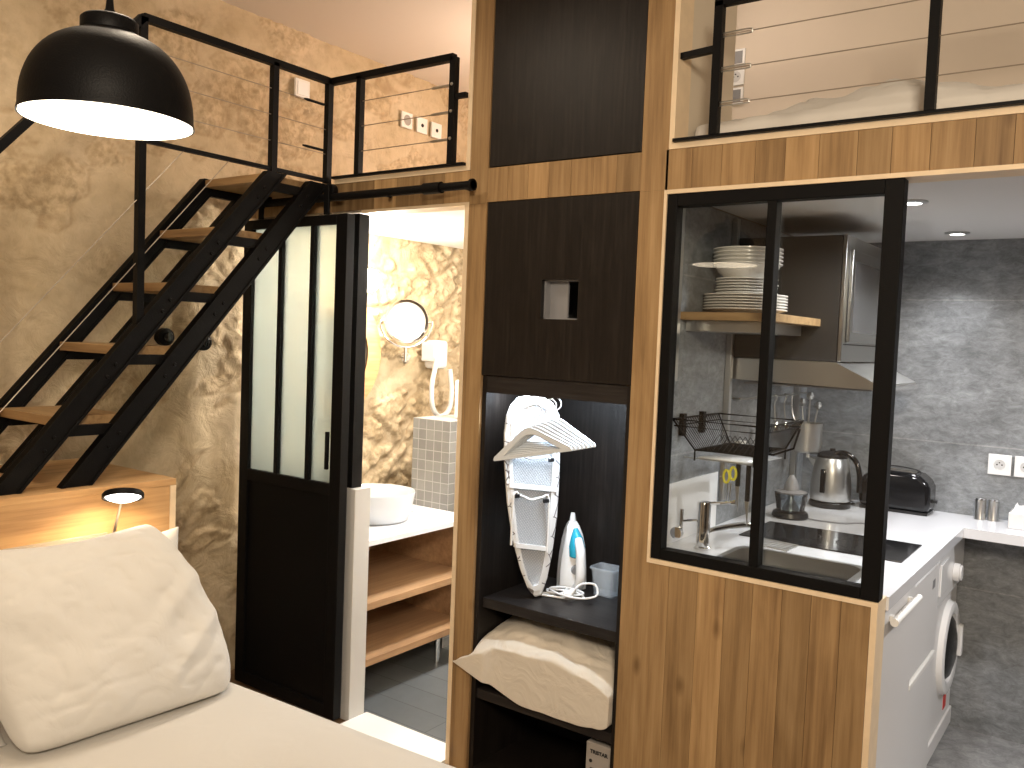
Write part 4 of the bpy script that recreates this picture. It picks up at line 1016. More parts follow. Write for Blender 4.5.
# hob
hob = thing('induction_hob', 'black glass two-zone hob let into the white worktop', 'hob', (-0.85, 3.1, 0.905))
bm = BM(); box(bm, -1.115, -0.578, 2.945, 3.262, 0.9055, 0.910); obj('glass_top', bm, 'black_gloss', hob, bevel=0.0015)
for q in (-0.97, -0.73):
    bm = BM(); lathe(bm, [(0.088, 0.0), (0.090, 0.0006), (0.092, 0.0)], (q, 3.10, 0.9101), 40); obj('cooking_zone', bm, 'zone', hob)
# cabinet, fridge, washing machine
cb = thing('sink_cabinet', 'white base cabinet with a thick white bar handle, nearest the oak wall', 'cabinet', (-0.9, 2.75, 0.0))
bm = BM(); box(bm, -1.20, -0.56, F1 + 0.01, 2.965, 0.05, 0.74); obj('body', bm, 'white_enamel', cb)
bm = BM(); box(bm, -0.559, -0.5375, D + 0.095, 2.968, 0.02, 0.845); obj('door', bm, 'white_enamel', cb, bevel=0.002)
bm = BM(); tube(bm, [(-0.513, 2.57, 0.820), (-0.513, 2.895, 0.820)], 0.0115, 16); 
bm2 = bm; box(bm2, -0.537, -0.512, 2.62, 2.64, 0.807, 0.823); box(bm2, -0.537, -0.512, 2.86, 2.88, 0.807, 0.823); obj('handle', bm2, 'white', cb)
fr = thing('fridge', 'white undercounter fridge with two doors between the cabinet and the washing machine', 'fridge', (-0.85, 3.22, 0.0))
bm = BM(); box(bm, -1.15, -0.585, 2.976, 3.452, 0.03, 0.824); obj('fridge_body', bm, 'white_enamel', fr, bevel=0.004)
bm = BM(); box(bm, -0.583, -0.548, 2.978, 3.450, 0.505, 0.822); d1 = obj('door', bm, 'white_enamel', fr, bevel=0.006)
bm = BM(); box(bm, -0.583, -0.548, 2.978, 3.450, 0.05, 0.478); d2 = obj('door', bm, 'white_enamel', fr, bevel=0.006)
bm = BM(); box(bm, -0.575, -0.541, 3.0, 3.43, 0.480, 0.503); obj('door_grip', bm, 'white', fr, bevel=0.004)
bm = BM(); box(bm, -0.5478, -0.5425, 3.14, 3.30, 0.484, 0.499); obj('handle_recess', bm, 'grey_plastic', fr)
bm = BM(); box(bm, -0.5482, -0.5472, 3.33, 3.375, 0.745, 0.775); obj('badge', bm, 'grey_plastic', d1)
wm = thing('washing_machine', 'white front-loading washing machine under the worktop next to the grey wall', 'washing machine', (-0.85, 3.75, 0.0))
bm = BM(); box(bm, -1.13, -0.57, 3.460, 4.03, 0.012, 0.838); obj('machine_body', bm, 'white_enamel', wm, bevel=0.006)
bm = BM(); box(bm, -0.570, -0.552, 3.464, 4.026, 0.640, 0.834); cpn = obj('control_panel', bm, 'white_gloss', wm, bevel=0.005)
bm = BM(); cyl(bm, (-0.552, 3.80, 0.715), 0.036, 0.022, 'X', 28); cyl(bm, (-0.530, 3.80, 0.715), 0.030, 0.008, 'X', 28); obj('knob', bm, 'white_gloss', cpn, bevel=0.002)
bm = BM(); box(bm, -0.552, -0.546, 3.49, 3.66, 0.68, 0.80); obj('detergent_drawer', bm, 'white_gloss', cpn, bevel=0.003)
cy_, cz_ = 3.83, 0.400
bm = BM(); lathe(bm, [(0.130, 0.008), (0.137, 0.020), (0.165, 0.026), (0.182, 0.020), (0.188, 0.0), (0.130, 0.0)], (-0.57, cy_, cz_), 48, 'X'); dr = obj('door_ring', bm, 'white_gloss', wm)
bm = BM(); lathe(bm, [(0, 0.040), (0.06, 0.036), (0.11, 0.024), (0.130, 0.010), (0.130, 0.002), (0, 0.002)], (-0.57, cy_, cz_), 40, 'X'); obj('door_glass', bm, 'black_gloss', dr)
bm = BM(); box(bm, -0.549, -0.530, cy_ + 0.135, cy_ + 0.17, cz_ - 0.07, cz_ + 0.06); obj('door_handle', bm, 'white_gloss', dr, bevel=0.006)
bm = BM(); box(bm, -0.5705, -0.5685, 3.86, 3.92, 0.19, 0.27); obj('energy_label', bm, 'ink', wm)
bm = BM(); box(bm, -0.5705, -0.5684, 3.86, 3.92, 0.13, 0.187); obj('label_stripe', bm, 'red', wm)
bm = BM(); box(bm, -0.570, -0.560, 3.47, 4.02, 0.03, 0.10); obj('kick_flap', bm, 'white_enamel', wm, bevel=0.003)

# toaster
ts = thing('toaster', 'glossy black rounded toaster against the grey back wall', 'toaster', (-0.8, 3.93, 0.906))
tx0, tx1 = -0.945, -0.672
sec = []
bm = BM()
prof2 = [(tx0, 0.918), (tx1, 0.918), (tx1 + 0.004, 0.95), (tx1 + 0.002, 1.02), (tx1 - 0.012, 1.045), (tx1 - 0.04, 1.068), (tx1 - 0.08, 1.076), (tx0 + 0.08, 1.076), (tx0 + 0.04, 1.068), (tx0 + 0.012, 1.045), (tx0 - 0.002, 1.02), (tx0 - 0.004, 0.95)]
prism(bm, prof2, 'XZ', 3.865, 4.01); obj('housing', bm, 'black_gloss', ts, bevel=0.018)
bm = BM(); prism(bm, [(tx0 + 0.004, 0.906), (tx1 - 0.004, 0.906), (tx1 - 0.002, 0.917), (tx0 + 0.002, 0.917)], 'XZ', 3.872, 4.003); obj('base', bm, 'black_plastic', ts)
bm = BM(); box(bm, tx1 + 0.002, tx1 + 0.022, 3.925, 3.95, 0.955, 0.967); obj('lever', bm, 'black_plastic', ts, bevel=0.002)
bm = BM()
for yy in (3.905, 3.955): box(bm, tx0 + 0.06, tx1 - 0.06, yy, yy + 0.02, 1.0745, 1.0775)
obj('slot', bm, 'steel', ts)
bm = BM(); tube(bm, spline([(tx0 + 0.05, 3.93, 1.074), (tx0 + 0.06, 3.93, 1.088), (-0.81, 3.93, 1.092), (tx1 - 0.06, 3.93, 1.084), (tx1 - 0.045, 3.93, 1.072)], 6), 0.003, 6); obj('warming_rack', bm, 'black_plastic', ts)
# shakers
for k, (xx, yy) in enumerate(((-0.4985, 3.985), (-0.452, 3.995))):
    if k == 0:
        sh_ = thing('shaker', 'slim steel shaker on the worktop, left of the pair', 'shaker', (xx, yy, 0.9055), 'pair of steel shakers')
        bm = BM(); lathe(bm, [(0, 0), (0.021, 0), (0.021, 0.004), (0.0195, 0.008), (0.0205, 0.078), (0.0205, 0.081), (0, 0.081)], (xx, yy, 0.9055), 24); obj('shaker_body', bm, 'steel', sh_)
        bm = BM(); lathe(bm, [(0.0205, 0.0815), (0.0205, 0.086), (0.018, 0.088), (0, 0.088)], (xx, yy, 0.9055), 24); obj('cap', bm, 'chrome', sh_)
    else: dup(sh_, (xx, yy, 0.9055), 'slim steel shaker on the worktop, right of the pair')
tb = thing('capsule_box', 'white box filled with crumpled clear wrapping at the right end of the worktop', 'box', (-0.33, 3.93, 0.9055))
bm = BM(); box(bm, -0.385, -0.265, 3.86, 3.98, 0.9055, 0.968)
obj('box_body', bm, 'white_enamel', tb, bevel=0.003)
bm = BM(); r2 = random.Random(5); g = [[bm.verts.new((-0.378 + 0.106 * i / 10, 3.867 + 0.106 * j / 10, 0.9685 + (r2.random() * 0.030 if 0 < i < 10 and 0 < j < 10 else 0))) for j in range(11)] for i in range(11)]
for i in range(10):
    for j in range(10): bm.faces.new((g[i][j], g[i + 1][j], g[i + 1][j + 1], g[i][j + 1]))
obj('wrapping', bm, 'white_gloss', tb, smooth=0)
# kettle
kx, ky = -1.045, 3.80
kt = thing('kettle', 'brushed steel electric kettle with black handle on its base', 'kettle', (kx, ky, 0.906))
bm = BM(); lathe(bm, [(0, 0), (0.082, 0), (0.085, 0.006), (0.085, 0.02), (0.078, 0.026), (0, 0.026)], (kx, ky, 0.906), 36); obj('power_base', bm, 'black_plastic', kt)
bm = BM(); lathe(bm, [(0, 0.028), (0.080, 0.028), (0.084, 0.035), (0.084, 0.07), (0.076, 0.15), (0.066, 0.205), (0.062, 0.21), (0, 0.21)], (kx, ky, 0.906), 40); obj('kettle_body', bm, 'steel', kt)
bm = BM(); lathe(bm, [(0.063, 0.208), (0.062, 0.22), (0.045, 0.232), (0.012, 0.237), (0.012, 0.247), (0, 0.249)], (kx, ky, 0.906), 30); obj('lid', bm, 'black_plastic', kt)
bm = BM(); hpts = spline([(kx + 0.02, ky - 0.03, 1.135), (kx + 0.06, ky - 0.035, 1.142), (kx + 0.105, ky - 0.04, 1.115), (kx + 0.125, ky - 0.045, 1.06), (kx + 0.128, ky - 0.045, 0.985)], 7)
tube(bm, hpts, 0.011, 12); obj('handle', bm, 'black_gloss', kt)
bm = BM(); prism(bm, [(kx - 0.055, 1.10), (kx - 0.105, 1.112), (kx - 0.058, 1.05)], 'XZ', ky - 0.02, ky + 0.02); obj('spout', bm, 'steel', kt, bevel=0.004)
bm = BM(); box(bm, kx - 0.022, kx + 0.000, ky - 0.0875, ky - 0.07, 0.97, 1.07); obj('water_gauge', bm, 'black_gloss', kt, bevel=0.004)
bm = BM(); tube(bm, spline([(kx + 0.05, ky + 0.07, 0.912), (kx + 0.07, ky + 0.12, 0.911), (kx + 0.02, ky + 0.18, 0.911), (kx - 0.08, ky + 0.20, 0.911)], 6), 0.0035, 6); obj('power_cord', bm, 'black_plastic', kt)
# mini chopper
qx, qy = -1.09, 3.42
ch = thing('food_chopper', 'small glass food chopper with dark base on the worktop beside the kettle', 'chopper', (qx, qy, 0.906))
bm = BM(); lathe(bm, [(0, 0), (0.066, 0), (0.070, 0.006), (0.066, 0.022), (0.055, 0.028), (0, 0.028)], (qx, qy, 0.906), 30); obj('base', bm, 'black_plastic', ch)
bm = BM(); lathe(bm, [(0.05, 0.028), (0.055, 0.06), (0.062, 0.095), (0.064, 0.095), (0.057, 0.058), (0.053, 0.028)], (qx, qy, 0.906), 30); obj('glass_bowl', bm, 'clear_plastic', ch)
bm = BM(); lathe(bm, [(0, 0.029), (0.034, 0.029), (0.026, 0.05), (0.012, 0.07), (0.012, 0.095), (0, 0.095)], (qx, qy, 0.906), 20); obj('reamer', bm, 'steel', ch)
bm = BM(); lathe(bm, [(0.058, 0.096), (0.060, 0.102), (0.030, 0.108), (0.028, 0.125), (0.018, 0.15), (0.008, 0.165), (0, 0.168)], (qx, qy, 0.906), 24); obj('lid', bm, 'grey_plastic', ch)
bm = BM(); tube(bm, spline([(qx + 0.068, qy, 0.911), (qx + 0.12, qy + 0.0, 0.909), (qx + 0.2, qy + 0.02, 0.909), (qx + 0.25, qy + 0.08, 0.909), (qx + 0.33, qy + 0.06, 0.909)], 6), 0.003, 6); obj('power_cord', bm, 'grey_plastic', ch)

# hood, microwave cabinet
hd_ = thing('range_hood', 'stainless steel range hood under the dark kitchen cabinet', 'range hood', (-1.0, 3.4, 1.45))
bm = BM(); prism(bm, [(-1.244, 1.450), (-0.715, 1.440), (-0.715, 1.458), (-0.86, 1.528), (-1.244, 1.528)], 'XZ', 3.10, 3.70); obj('hood_body', bm, 'steel', hd_)
bm = BM(); box(bm, -0.715, -0.700, 3.10, 3.70, 1.438, 1.452); obj('visor_edge', bm, 'chrome', hd_)
bm = BM(); box(bm, -1.2, -0.75, 3.14, 3.66, 1.434, 1.440); obj('grease_filter', bm, 'grey_plastic', hd_)
kc = thing('kitchen_cabinet', 'dark brown kitchen wall cabinet housing the microwave', 'cabinet', (-1.05, 3.4, 1.53))
dark = simple('dark_brown_laminate', (0.014, 0.0125, 0.0115), 0.5)
bm = BM(); box(bm, -1.244, -0.868, 3.13, 3.15, 1.530, 1.972); box(bm, -1.244, -0.868, 3.68, 3.70, 1.530, 1.972); box(bm, -1.244, -0.868, 3.15, 3.68, 1.530, 1.546); box(bm, -1.244, -0.868, 3.15, 3.68, 1.955, 1.972); box(bm, -1.244, -1.23, 3.15, 3.68, 1.546, 1.955)
obj('carcass', bm, dark, kc)
mw = thing('microwave', 'stainless steel built-in microwave oven above the range hood', 'microwave', (-1.0, 3.4, 1.547))
bm = BM(); box(bm, -1.2, -0.866, 3.155, 3.675, 1.5475, 1.9545); obj('microwave_body', bm, dark, mw)
bm = BM(); box(bm, -0.866, -0.852, 3.13, 3.70, 1.531, 1.973); obj('front_frame', bm, 'sink_steel', mw, bevel=0.002)
bm = BM(); box(bm, -0.852, -0.838, 3.17, 3.66, 1.60, 1.925); dm = obj('door', bm, 'sink_steel', mw, bevel=0.003)
bm = BM(); box(bm, -0.838, -0.836, 3.20, 3.53, 1.635, 1.885); obj('door_window', bm, simple('mw_window', (0.12, 0.12, 0.125), 0.2, 0.3), dm)
bm = BM(); box(bm, -0.852, -0.850, 3.15, 3.68, 1.590, 1.594); obj('seam', bm, 'ink', mw)
# uprights on the left wall
for k, (yy, z0_, z1_, lab) in enumerate(((3.07, 1.00, 2.035, 'flat steel upright on the grey side wall, next to the dark cabinet'), (2.60, 1.45, 2.035, 'flat steel upright on the side wall at the left edge of the window'))):
    bm = BM(); box(bm, -1.2445, -1.222, yy - 0.012, yy + 0.012, z0_, z1_)
    o = obj('shelf_upright', bm, 'steel', None, bevel=0.002); tag(o, lab, 'upright', 'steel shelf uprights')
bm = BM(); box(bm, -1.2445, -1.22, 3.86, 3.885, 1.0, 1.44); o = obj('shelf_upright', bm, 'steel', None, bevel=0.002); tag(o, 'flat steel upright behind the kettle, below the range hood', 'upright', 'steel shelf uprights')
shf = thing('plate_shelf', 'oak shelf on a steel bracket carrying the stacked crockery', 'shelf', (-1.1, 2.9, 1.64))
bm = BM(); box(bm, -1.2440, -0.928, 2.655, 3.128, 1.652, 1.678); obj('board', bm, 'oak_x', shf, bevel=0.001)
bm = BM(); box(bm, -1.2440, -0.985, 2.70, 3.10, 1.616, 1.6515); obj('bracket_frame', bm, 'steel', shf, bevel=0.001)
# crockery
pcx, pcy = -1.108, 2.875
def make_plate(name, lab, cat, grp, R, h, z):
    bm = BM(); lathe(bm, [(0, 0.0), (R * 0.55, 0.0), (R * 0.62, 0.003), (R, h), (R, h + 0.003), (R * 0.60, 0.007), (0, 0.005)], (0, 0, 0), 48)
    o_ = obj(name, bm, 'china', None, smooth=60); o_.location = (pcx, pcy, z); return tag(o_, lab, cat, grp)
ordn = ['bottom', 'second from the bottom', 'third from the bottom', 'fourth from the bottom', 'fifth from the bottom', 'top']
z = 1.6785
for k in range(6):
    if k == 0: pl0 = make_plate('dinner_plate', '', 'plate', 'white dinner plates on the oak shelf', 0.140, 0.016, z)
    o = pl0 if k == 0 else pl0.copy()
    if k: C.objects.link(o)
    o.location = (pcx + 0.002 * ((k * 3) % 3 - 1), pcy, z); o['label'] = 'large white dinner plate, %s of the widest stack on the oak shelf' % ordn[k]; z += 0.0095
z += 0.0
for k in range(6):
    if k == 0: pl1 = make_plate('side_plate', '', 'plate', 'white side plates in the middle of the stack', 0.103, 0.014, z)
    o = pl1 if k == 0 else pl1.copy()
    if k: C.objects.link(o)
    o.location = (pcx - 0.002 * ((k * 5) % 3 - 1), pcy, z); o['label'] = 'small white side plate, %s of those between dinner plates and bowls' % ordn[k]; z += 0.0095
z += 0.0
ordb = ['bottom', 'second from the bottom', 'middle', 'second from the top', 'top']
for k in range(5):
    if k == 0:
        bm = BM(); R = 0.116
        lathe(bm, [(0, 0), (R * 0.5, 0.0), (R * 0.56, 0.004), (R * 0.84, 0.030), (R * 0.93, 0.052), (R, 0.0545), (R, 0.058), (R * 0.90, 0.057), (R * 0.81, 0.030), (R * 0.5, 0.010), (0, 0.008)], (0, 0, 0), 48)
        b0 = obj('bowl', bm, 'china', None, smooth=60); tag(b0, '', 'bowl', 'white bowls on top of the plates')
    o = b0 if k == 0 else b0.copy()
    if k: C.objects.link(o)
    o.location = (pcx, pcy, z); o['label'] = 'white bowl, %s of the five nested on the plates' % ordb[k]; z += 0.0125
# dish rack
dk = thing('dish_rack', 'black wire dish rack hung on the grey side wall above the sink', 'dish rack', (-1.08, 2.83, 1.2))
X0, X1, Y0, Y1, ZT = -1.236, -0.93, 2.62, 3.0, 1.325
bx0, bx1, by0, by1, ZB = -1.175, -0.975, 2.67, 2.97, 1.225
bm = BM()
tube(bm, [(X0, Y0, ZT), (X1, Y0, ZT), (X1, Y1, ZT), (X0, Y1, ZT)], 0.0032, 8, True)
tube(bm, [(X0 + 0.004, Y0 + 0.008, ZT - 0.022), (X1 - 0.006, Y0 + 0.008, ZT - 0.022), (X1 - 0.006, Y1 - 0.006, ZT - 0.022), (X0 + 0.004, Y1 - 0.006, ZT - 0.022)], 0.0022, 8, True)
tube(bm, [(bx0, by0, ZB), (bx1, by0, ZB), (bx1, by1, ZB), (bx0, by1, ZB)], 0.0030, 8, True)
for a, b in (((X0, Y0), (bx0, by0)), ((X1, Y0), (bx1, by0)), ((X1, Y1), (bx1, by1)), ((X0, Y1), (bx0, by1))):
    tube(bm, [(*a, ZT), (*b, ZB), (b[0], b[1], ZB - 0.035)], 0.0030, 8)
obj('rack_frame', bm, 'black', dk)
bm = BM()
for k in range(1, 20):
    f = k / 20
    tube(bm, [(X0, Y0 + (Y1 - Y0) * f, ZT), (bx0, by0 + (by1 - by0) * f, ZB), (bx1, by0 + (by1 - by0) * f, ZB), (X1, Y0 + (Y1 - Y0) * f, ZT)], 0.0014, 6)
obj('wire_basket', bm, 'black', dk)
bm = BM()
for k in range(9): tube(bm, [(bx0 + 0.03 + 0.018 * k, by0 + 0.03, ZB), (bx0 + 0.03 + 0.018 * k, by0 + 0.13, ZB + 0.045), (bx0 + 0.03 + 0.018 * k, by0 + 0.2, ZB)], 0.0014, 6)
obj('plate_divider', bm, 'black', dk)
bm = BM()
rb = [bm.verts.new(p) for p in ((bx0 + 0.01, by0 + 0.005, ZB - 0.022), (bx1 - 0.01, by0 + 0.005, ZB - 0.022), (bx1 - 0.01, by1 - 0.005, ZB - 0.030), (bx0 + 0.01, by1 - 0.005, ZB - 0.030))]
bm.faces.new(rb)
o = obj('drip_tray', bm, 'white_gloss', dk); mm_ = o.modifiers.new('t', 'SOLIDIFY'); mm_.thickness = 0.004
bm = BM(); tube(bm, [(X1 - 0.01, Y1 + 0.002, ZT - 0.03), (X1 - 0.03, Y1 + 0.01, ZT - 0.10), (X1 - 0.10, Y1 + 0.01, ZT - 0.13), (X1 - 0.2, Y1 + 0.01, ZT - 0.12)], 0.004, 8); obj('support_arm', bm, 'black', dk)
bm = BM()
for yy in (2.70, 2.86): box(bm, -1.2445, -1.228, yy - 0.012, yy + 0.012, ZT - 0.06, ZT + 0.014)
obj('wall_hook', bm, 'black', dk)
# scissors, knives hanging under the rack
rlx = thing('utensil_rail', 'thin steel rail under the dish rack from which scissors and knives hang', 'rail', (-1.1, 2.8, 1.19))
bm = BM(); tube(bm, [(-1.18, 2.74, 1.188), (-1.0, 2.74, 1.188)], 0.003, 8); tube(bm, [(-1.18, 2.74, 1.188), (-1.243, 2.74, 1.188)], 0.003, 8); obj('rail', bm, 'steel', rlx)
sc = thing('scissors', 'scissors with yellow handles hanging under the dish rack', 'scissors', (-1.075, 2.73, 1.15))
bm = BM()
for s_, dz in ((-1, 0), (1, 0.012)):
    tube(bm, [(-1.075 + s_ * 0.011 + 0.010 * math.cos(2 * PI * k / 14), 2.73, 1.142 + dz + 0.021 * math.sin(2 * PI * k / 14)) for k in range(14)], 0.0045, 8, True)
obj('handle', bm, 'yellow', sc)
bm = BM()
for s_ in (-1, 1): prism(bm, [(-1.075 + s_ * 0.008, 1.122), (-1.075 + s_ * 0.001, 1.122), (-1.075 + s_ * 0.003, 1.055)], 'XZ', 2.729 + s_ * 0.0011, 2.731 + s_ * 0.0011)
obj('blade', bm, 'steel', sc)
for k, (xx, lab, hl) in enumerate(((-1.055, 'black-handled knife hanging right of the yellow scissors', 0.075), (-1.02, 'large dark knife hanging nearest the window bar, under the dish rack', 0.12), (-1.11, 'thin steel utensil hanging left of the yellow scissors', 0.05))):
    kn_ = thing('kitchen_knife', lab, 'utensil', (xx, 2.745, 1.1), 'utensils under the dish rack')
    bm = BM(); box(bm, xx - 0.008, xx + 0.008, 2.748, 2.758, 1.185 - hl, 1.185); obj('handle', bm, 'black_plastic' if k < 2 else 'steel', kn_, bevel=0.003)
    bm = BM(); prism(bm, [(xx - 0.009, 1.185 - hl), (xx + 0.006, 1.185 - hl), (xx + 0.004, 1.10 - hl)], 'XZ', 2.752, 2.754); obj('blade', bm, 'steel', kn_)
# utensil canister and hanging tools on rail
ut = thing('hanging_rail', 'steel rail on the kitchen side wall below the hood with small hooks', 'rail', (-1.2, 3.5, 1.38))
bm = BM(); tube(bm, [(-1.205, 3.12, 1.375), (-1.205, 3.92, 1.375)], 0.004, 8)
for yy in (3.14, 3.9): tube(bm, [(-1.205, yy, 1.375), (-1.244, yy, 1.375)], 0.004, 8)
obj('rail', bm, 'steel', ut)
cn = thing('utensil_pot', 'brushed steel utensil pot hanging on the kitchen wall', 'pot', (-1.14, 3.72, 1.14))
ux, uy, uz = -1.135, 3.72, 1.135
bm = BM(); lathe(bm, [(0, 0), (0.052, 0), (0.062, 0.008), (0.063, 0.125), (0.060, 0.125), (0.059, 0.01), (0, 0.006)], (ux, uy, uz), 36); obj('pot_body', bm, 'steel', cn)
bm = BM(); tube(bm, spline([(ux - 0.03, uy, uz + 0.1), (ux - 0.065, uy, uz + 0.16), (-1.205, uy, 1.383)], 5), 0.003, 6); obj('hook', bm, 'steel', cn)
bm = BM(); tube(bm, [(ux + 0.01, uy, uz), (ux + 0.01, uy, uz - 0.022)], 0.007, 8); obj('foot', bm, 'white', cn)
for k, (dx, dy, h_, lab) in enumerate(((-0.02, 0.0, 0.10, 'steel whisk standing in the hanging pot, left'), (0.01, -0.02, 0.13, 'steel ladle standing in the hanging pot, middle'), (0.03, 0.01, 0.09, 'short steel spoon standing in the hanging pot, right'))):
    tl = thing('cooking_tool', lab, 'utensil', (ux + dx, uy + dy, uz + 0.01), 'tools in the hanging pot')
    a = Vector((ux + dx * 0.4, uy + dy * 0.4, uz + 0.012)); b = Vector((ux + dx * 1.3, uy + dy, uz + 0.11 + h_))
    bm = BM(); tube(bm, [a, b], 0.0035, 8); obj('handle', bm, 'steel', tl)
    bm = BM(); lathe(bm, [(0, -0.02), (0.012, -0.012), (0.016, 0.0), (0.010, 0.014), (0, 0.018)], b, 14); obj('head', bm, 'steel', tl)
for k, (yy, lab) in enumerate(((3.36, 'steel hook with a thin tool hanging from the kitchen rail, left one'), (3.50, 'steel tool hanging from the kitchen rail, between the others'), (3.62, 'steel tool hanging from the kitchen rail, right beside the pot'))):
    hk_ = thing('hanging_tool', lab, 'utensil', (-1.205, yy, 1.37), 'tools on the kitchen rail')
    bm = BM(); tube(bm, spline([(-1.205, yy, 1.382), (-1.195, yy, 1.37), (-1.205, yy + 0.004, 1.34), (-1.20, yy + 0.01, 1.27)], 5), 0.003, 6); obj('stem', bm, 'steel', hk_)
    bm = BM(); lathe(bm, [(0, -0.03), (0.018, -0.02), (0.02, 0.0), (0.008, 0.02), (0, 0.02)], (-1.20, yy + 0.012, 1.255), 12); obj('head', bm, 'chrome', hk_)
# plug adapter on the wall under the rack
bm = BM(); box(bm, -1.2445, -1.215, 3.18, 3.24, 1.14, 1.21); o = obj('plug_socket', bm, 'white', None, bevel=0.004); tag(o, 'white plug socket on the side wall below the hanging pot', 'socket')

# ================================================================ BATHROOM
vn = thing('bathroom_vanity', 'white-topped oak vanity unit with two open shelves behind the doorway', 'vanity', (-2.9, 2.9, 0.0))
VX1, VY0, VY1 = -2.565, 2.525, 3.298
bm = BM(); box(bm, XW + 0.05, VX1, VY0, VY1, 0.676, 0.70); obj('worktop', bm, 'worktop', vn, bevel=0.001)
bm = BM(); box(bm, XW + 0.05, VX1 - 0.01, VY0, VY0 + 0.02, 0.155, 0.675); box(bm, XW + 0.05, VX1 - 0.01, VY1 - 0.02, VY1, 0.155, 0.675); box(bm, XW + 0.05, XW + 0.065, VY0 + 0.02, VY1 - 0.02, 0.155, 0.675); obj('carcass', bm, 'vanity_oak', vn)
for z in (0.432, 0.190):
    bm = BM(); box(bm, XW + 0.066, VX1 - 0.003, VY0 + 0.0205, VY1 - 0.0205, z - 0.030, z); obj('shelf', bm, 'vanity_oak', vn, bevel=0.001)
bm = BM(); box(bm, -2.66, -2.655 + 0.02, 2.60, 2.64, 0.56, 0.66); obj('socket_box', bm, 'clear_plastic', vn)
for yy in (3.14, 2.60):
    bm = BM(); tube(bm, [(-2.65, yy, 0.003), (-2.65, yy, 0.1545)], 0.014, 14); obj('leg', bm, 'chrome', vn)
bs = thing('wash_basin', 'round white ceramic basin standing on the vanity', 'basin', (-2.84, 2.93, 0.7005))
BX, BY = -2.853, 2.905
bm = BM(); lathe(bm, [(0, 0), (0.13, 0.0), (0.150, 0.006), (0.166, 0.05), (0.181, 0.132), (0.179, 0.136), (0.175, 0.134), (0.160, 0.06), (0.12, 0.02), (0, 0.015)], (BX, BY, 0.7005), 56); obj('bowl', bm, 'ceramic', bs, smooth=60)
bm = BM(); lathe(bm, [(0, 0.0), (0.025, 0.0), (0.022, 0.012), (0, 0.016)], (-2.83, 3.16, 0.7005), 20); o = obj('soap', bm, 'white', None); tag(o, 'small white bar of soap on the vanity beside the basin', 'soap')
# magnifying mirror
mg = thing('magnifying_mirror', 'round chrome magnifying mirror on a swivel arm fixed to the bathroom stone wall', 'mirror', (-3.26, 3.48, 1.45))
mc = Vector((-3.09, 3.325, 1.633)); nn = (Vector((0, 0, 1.57)) - mc); nn.z = 0.05; nn = (nn.normalized() + Vector((0.025, 0.01, -0.02))).normalized()
sx = nn.cross(Vector((0, 0, 1))).normalized(); ux_ = sx.cross(nn)
mt = Matrix((sx, ux_, nn)).transposed()
bm = BM(); lathe(bm, [(0.098, -0.006), (0.112, -0.010), (0.116, 0.0), (0.112, 0.010), (0.100, 0.008), (0.098, 0.004)], mc, 48, mat=mt)
lathe(bm, [(0, -0.006), (0.1, -0.006)], mc, 48, mat=mt); obj('mirror_ring', bm, 'chrome', mg)
bm = BM(); lathe(bm, [(0, 0.0), (0.099, 0.005), (0.099, 0.001), (0, -0.003)], mc, 40, mat=mt); obj('mirror_glass', bm, 'mirror', mg)
bm = BM(); tube(bm, [mc + mt @ Vector((0.133 * math.cos(a), 0.133 * math.sin(a), 0)) for a in [PI + PI * k / 20 - 0.05 + 0.1 * k / 20 for k in range(21)]], 0.006, 10)
tube(bm, [mc + mt @ Vector((-0.133, 0, 0)), mc + mt @ Vector((-0.112, 0, 0))], 0.005, 8); tube(bm, [mc + mt @ Vector((0.133, 0, 0)), mc + mt @ Vector((0.112, 0, 0))], 0.005, 8); obj('yoke', bm, 'chrome', mg)
mb = mc + mt @ Vector((0, -0.133, 0))
bm = BM(); tube(bm, [mb, mb + Vector((0.0, 0.0, -0.075))], 0.008, 10); tube(bm, [mb + Vector((0, 0, -0.05)), (-3.24, 3.50, 1.452)], 0.010, 10); tube(bm, [mb + Vector((0, 0.0, -0.075)), (-3.24, 3.50, 1.425)], 0.007, 10); obj('arm', bm, 'chrome', mg)
bm = BM(); lathe(bm, [(0, -0.03), (0.034, -0.03), (0.034, 0.016), (0.026, 0.024), (0, 0.024)], (-3.265, 3.505, 1.44), 28, 'X'); obj('wall_mount', bm, 'chrome', mg)
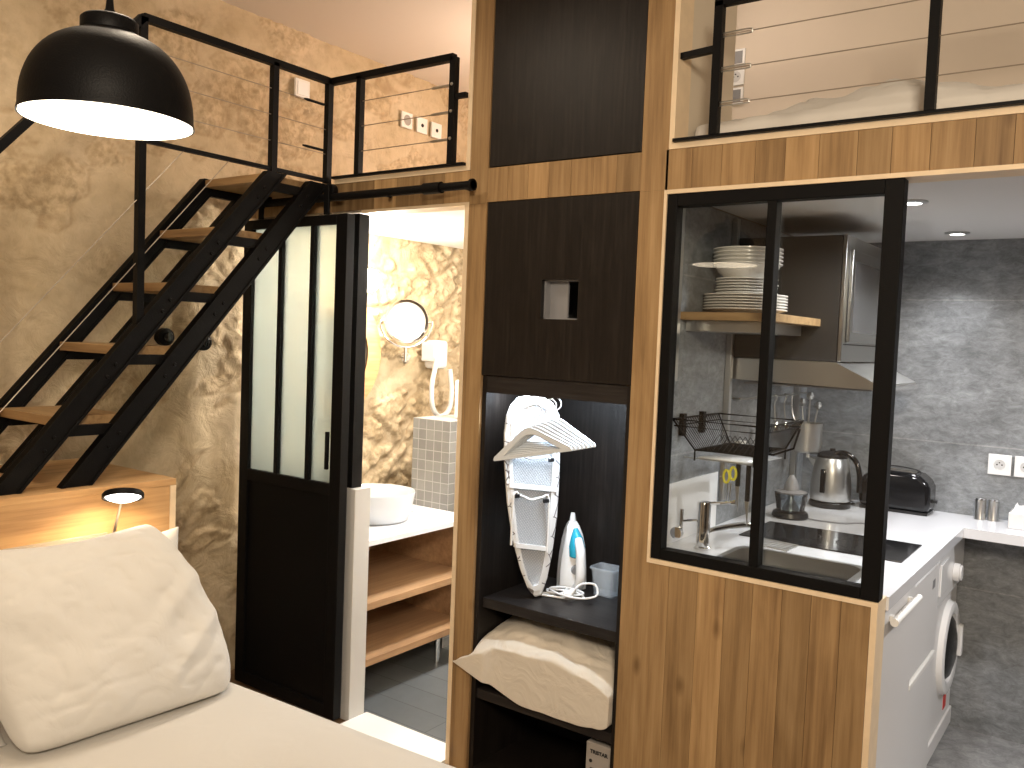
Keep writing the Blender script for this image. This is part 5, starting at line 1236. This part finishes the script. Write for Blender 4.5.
# hair dryer
hr = thing('hair_dryer', 'white wall-mounted hair dryer with looped hose beside the magnifying mirror', 'hair dryer', (-3.24, 3.70, 1.2))
bm = BM(); box(bm, -3.262, -3.17, 3.66, 3.77, 1.38, 1.54); obj('wall_unit', bm, 'white_gloss', hr, bevel=0.02)
bm = BM(); tube(bm, spline([(-3.17, 3.67, 1.50), (-3.14, 3.63, 1.42), (-3.14, 3.60, 1.30), (-3.14, 3.61, 1.18), (-3.14, 3.67, 1.12), (-3.14, 3.75, 1.15), (-3.14, 3.77, 1.25), (-3.15, 3.76, 1.38)], 7), 0.014, 10); obj('hose', bm, 'white', hr)
bm = BM(); box(bm, -3.25, -3.15, 3.625, 3.658, 1.42, 1.53); obj('nozzle', bm, 'white_gloss', hr, bevel=0.008)
# dispenser boxes
td = tag(obj('towel_dispenser', (lambda b: (box(b, -2.83, -2.755, 3.42, 3.58, 1.146, 1.345), b)[1])(BM()), 'white', None, bevel=0.01), 'white upright box standing on the tiled ledge', 'dispenser')
pdp = tag(obj('paper_holder', (lambda b: (box(b, -2.751, -2.715, 3.365, 3.46, 0.90, 1.09), b)[1])(BM()), 'white_gloss', None, bevel=0.01), 'small white holder on the tiled box at the edge of the oak post', 'holder')
# wooden mirror
wmr = thing('wooden_mirror', 'round oak-framed mirror on the bathroom stone wall, mostly hidden behind the black door', 'mirror', (-3.25, 2.97, 1.45))
bm = BM(); lathe(bm, [(0.21, -0.02), (0.30, -0.02), (0.31, 0.0), (0.31, 0.02), (0.21, 0.028)], (-3.235, 2.965, 1.46), 48, 'X'); obj('wood_frame', bm, 'oak_y', wmr)
bm = BM(); lathe(bm, [(0, 0.018), (0.212, 0.018), (0.212, -0.01), (0, -0.01)], (-3.235, 2.965, 1.46), 40, 'X'); obj('mirror_glass', bm, 'mirror', wmr)
# sconce
scn = thing('wall_sconce', 'bright glowing wall light at the edge of the black door frame in the bathroom', 'wall lamp', (-3.25, 3.2, 1.82))
bm = BM(); cyl(bm, (-3.262, 3.12, 1.83), 0.04, 0.03, 'X', 24); obj('back_plate', bm, 'chrome', scn)
bm = BM(); lathe(bm, [(0, -0.06), (0.035, -0.05), (0.055, -0.02), (0.06, 0.0), (0.055, 0.02), (0.035, 0.05), (0, 0.06)], (-3.16, 3.12, 1.83), 28); tube(bm, [(-3.235, 3.12, 1.83), (-3.17, 3.12, 1.83)], 0.012, 10); obj('globe', bm, 'sconce_glow', scn)
light('sconce_light', 'POINT', (-3.05, 3.07, 1.83), 36, (1.0, 0.91, 0.78), 0.06)
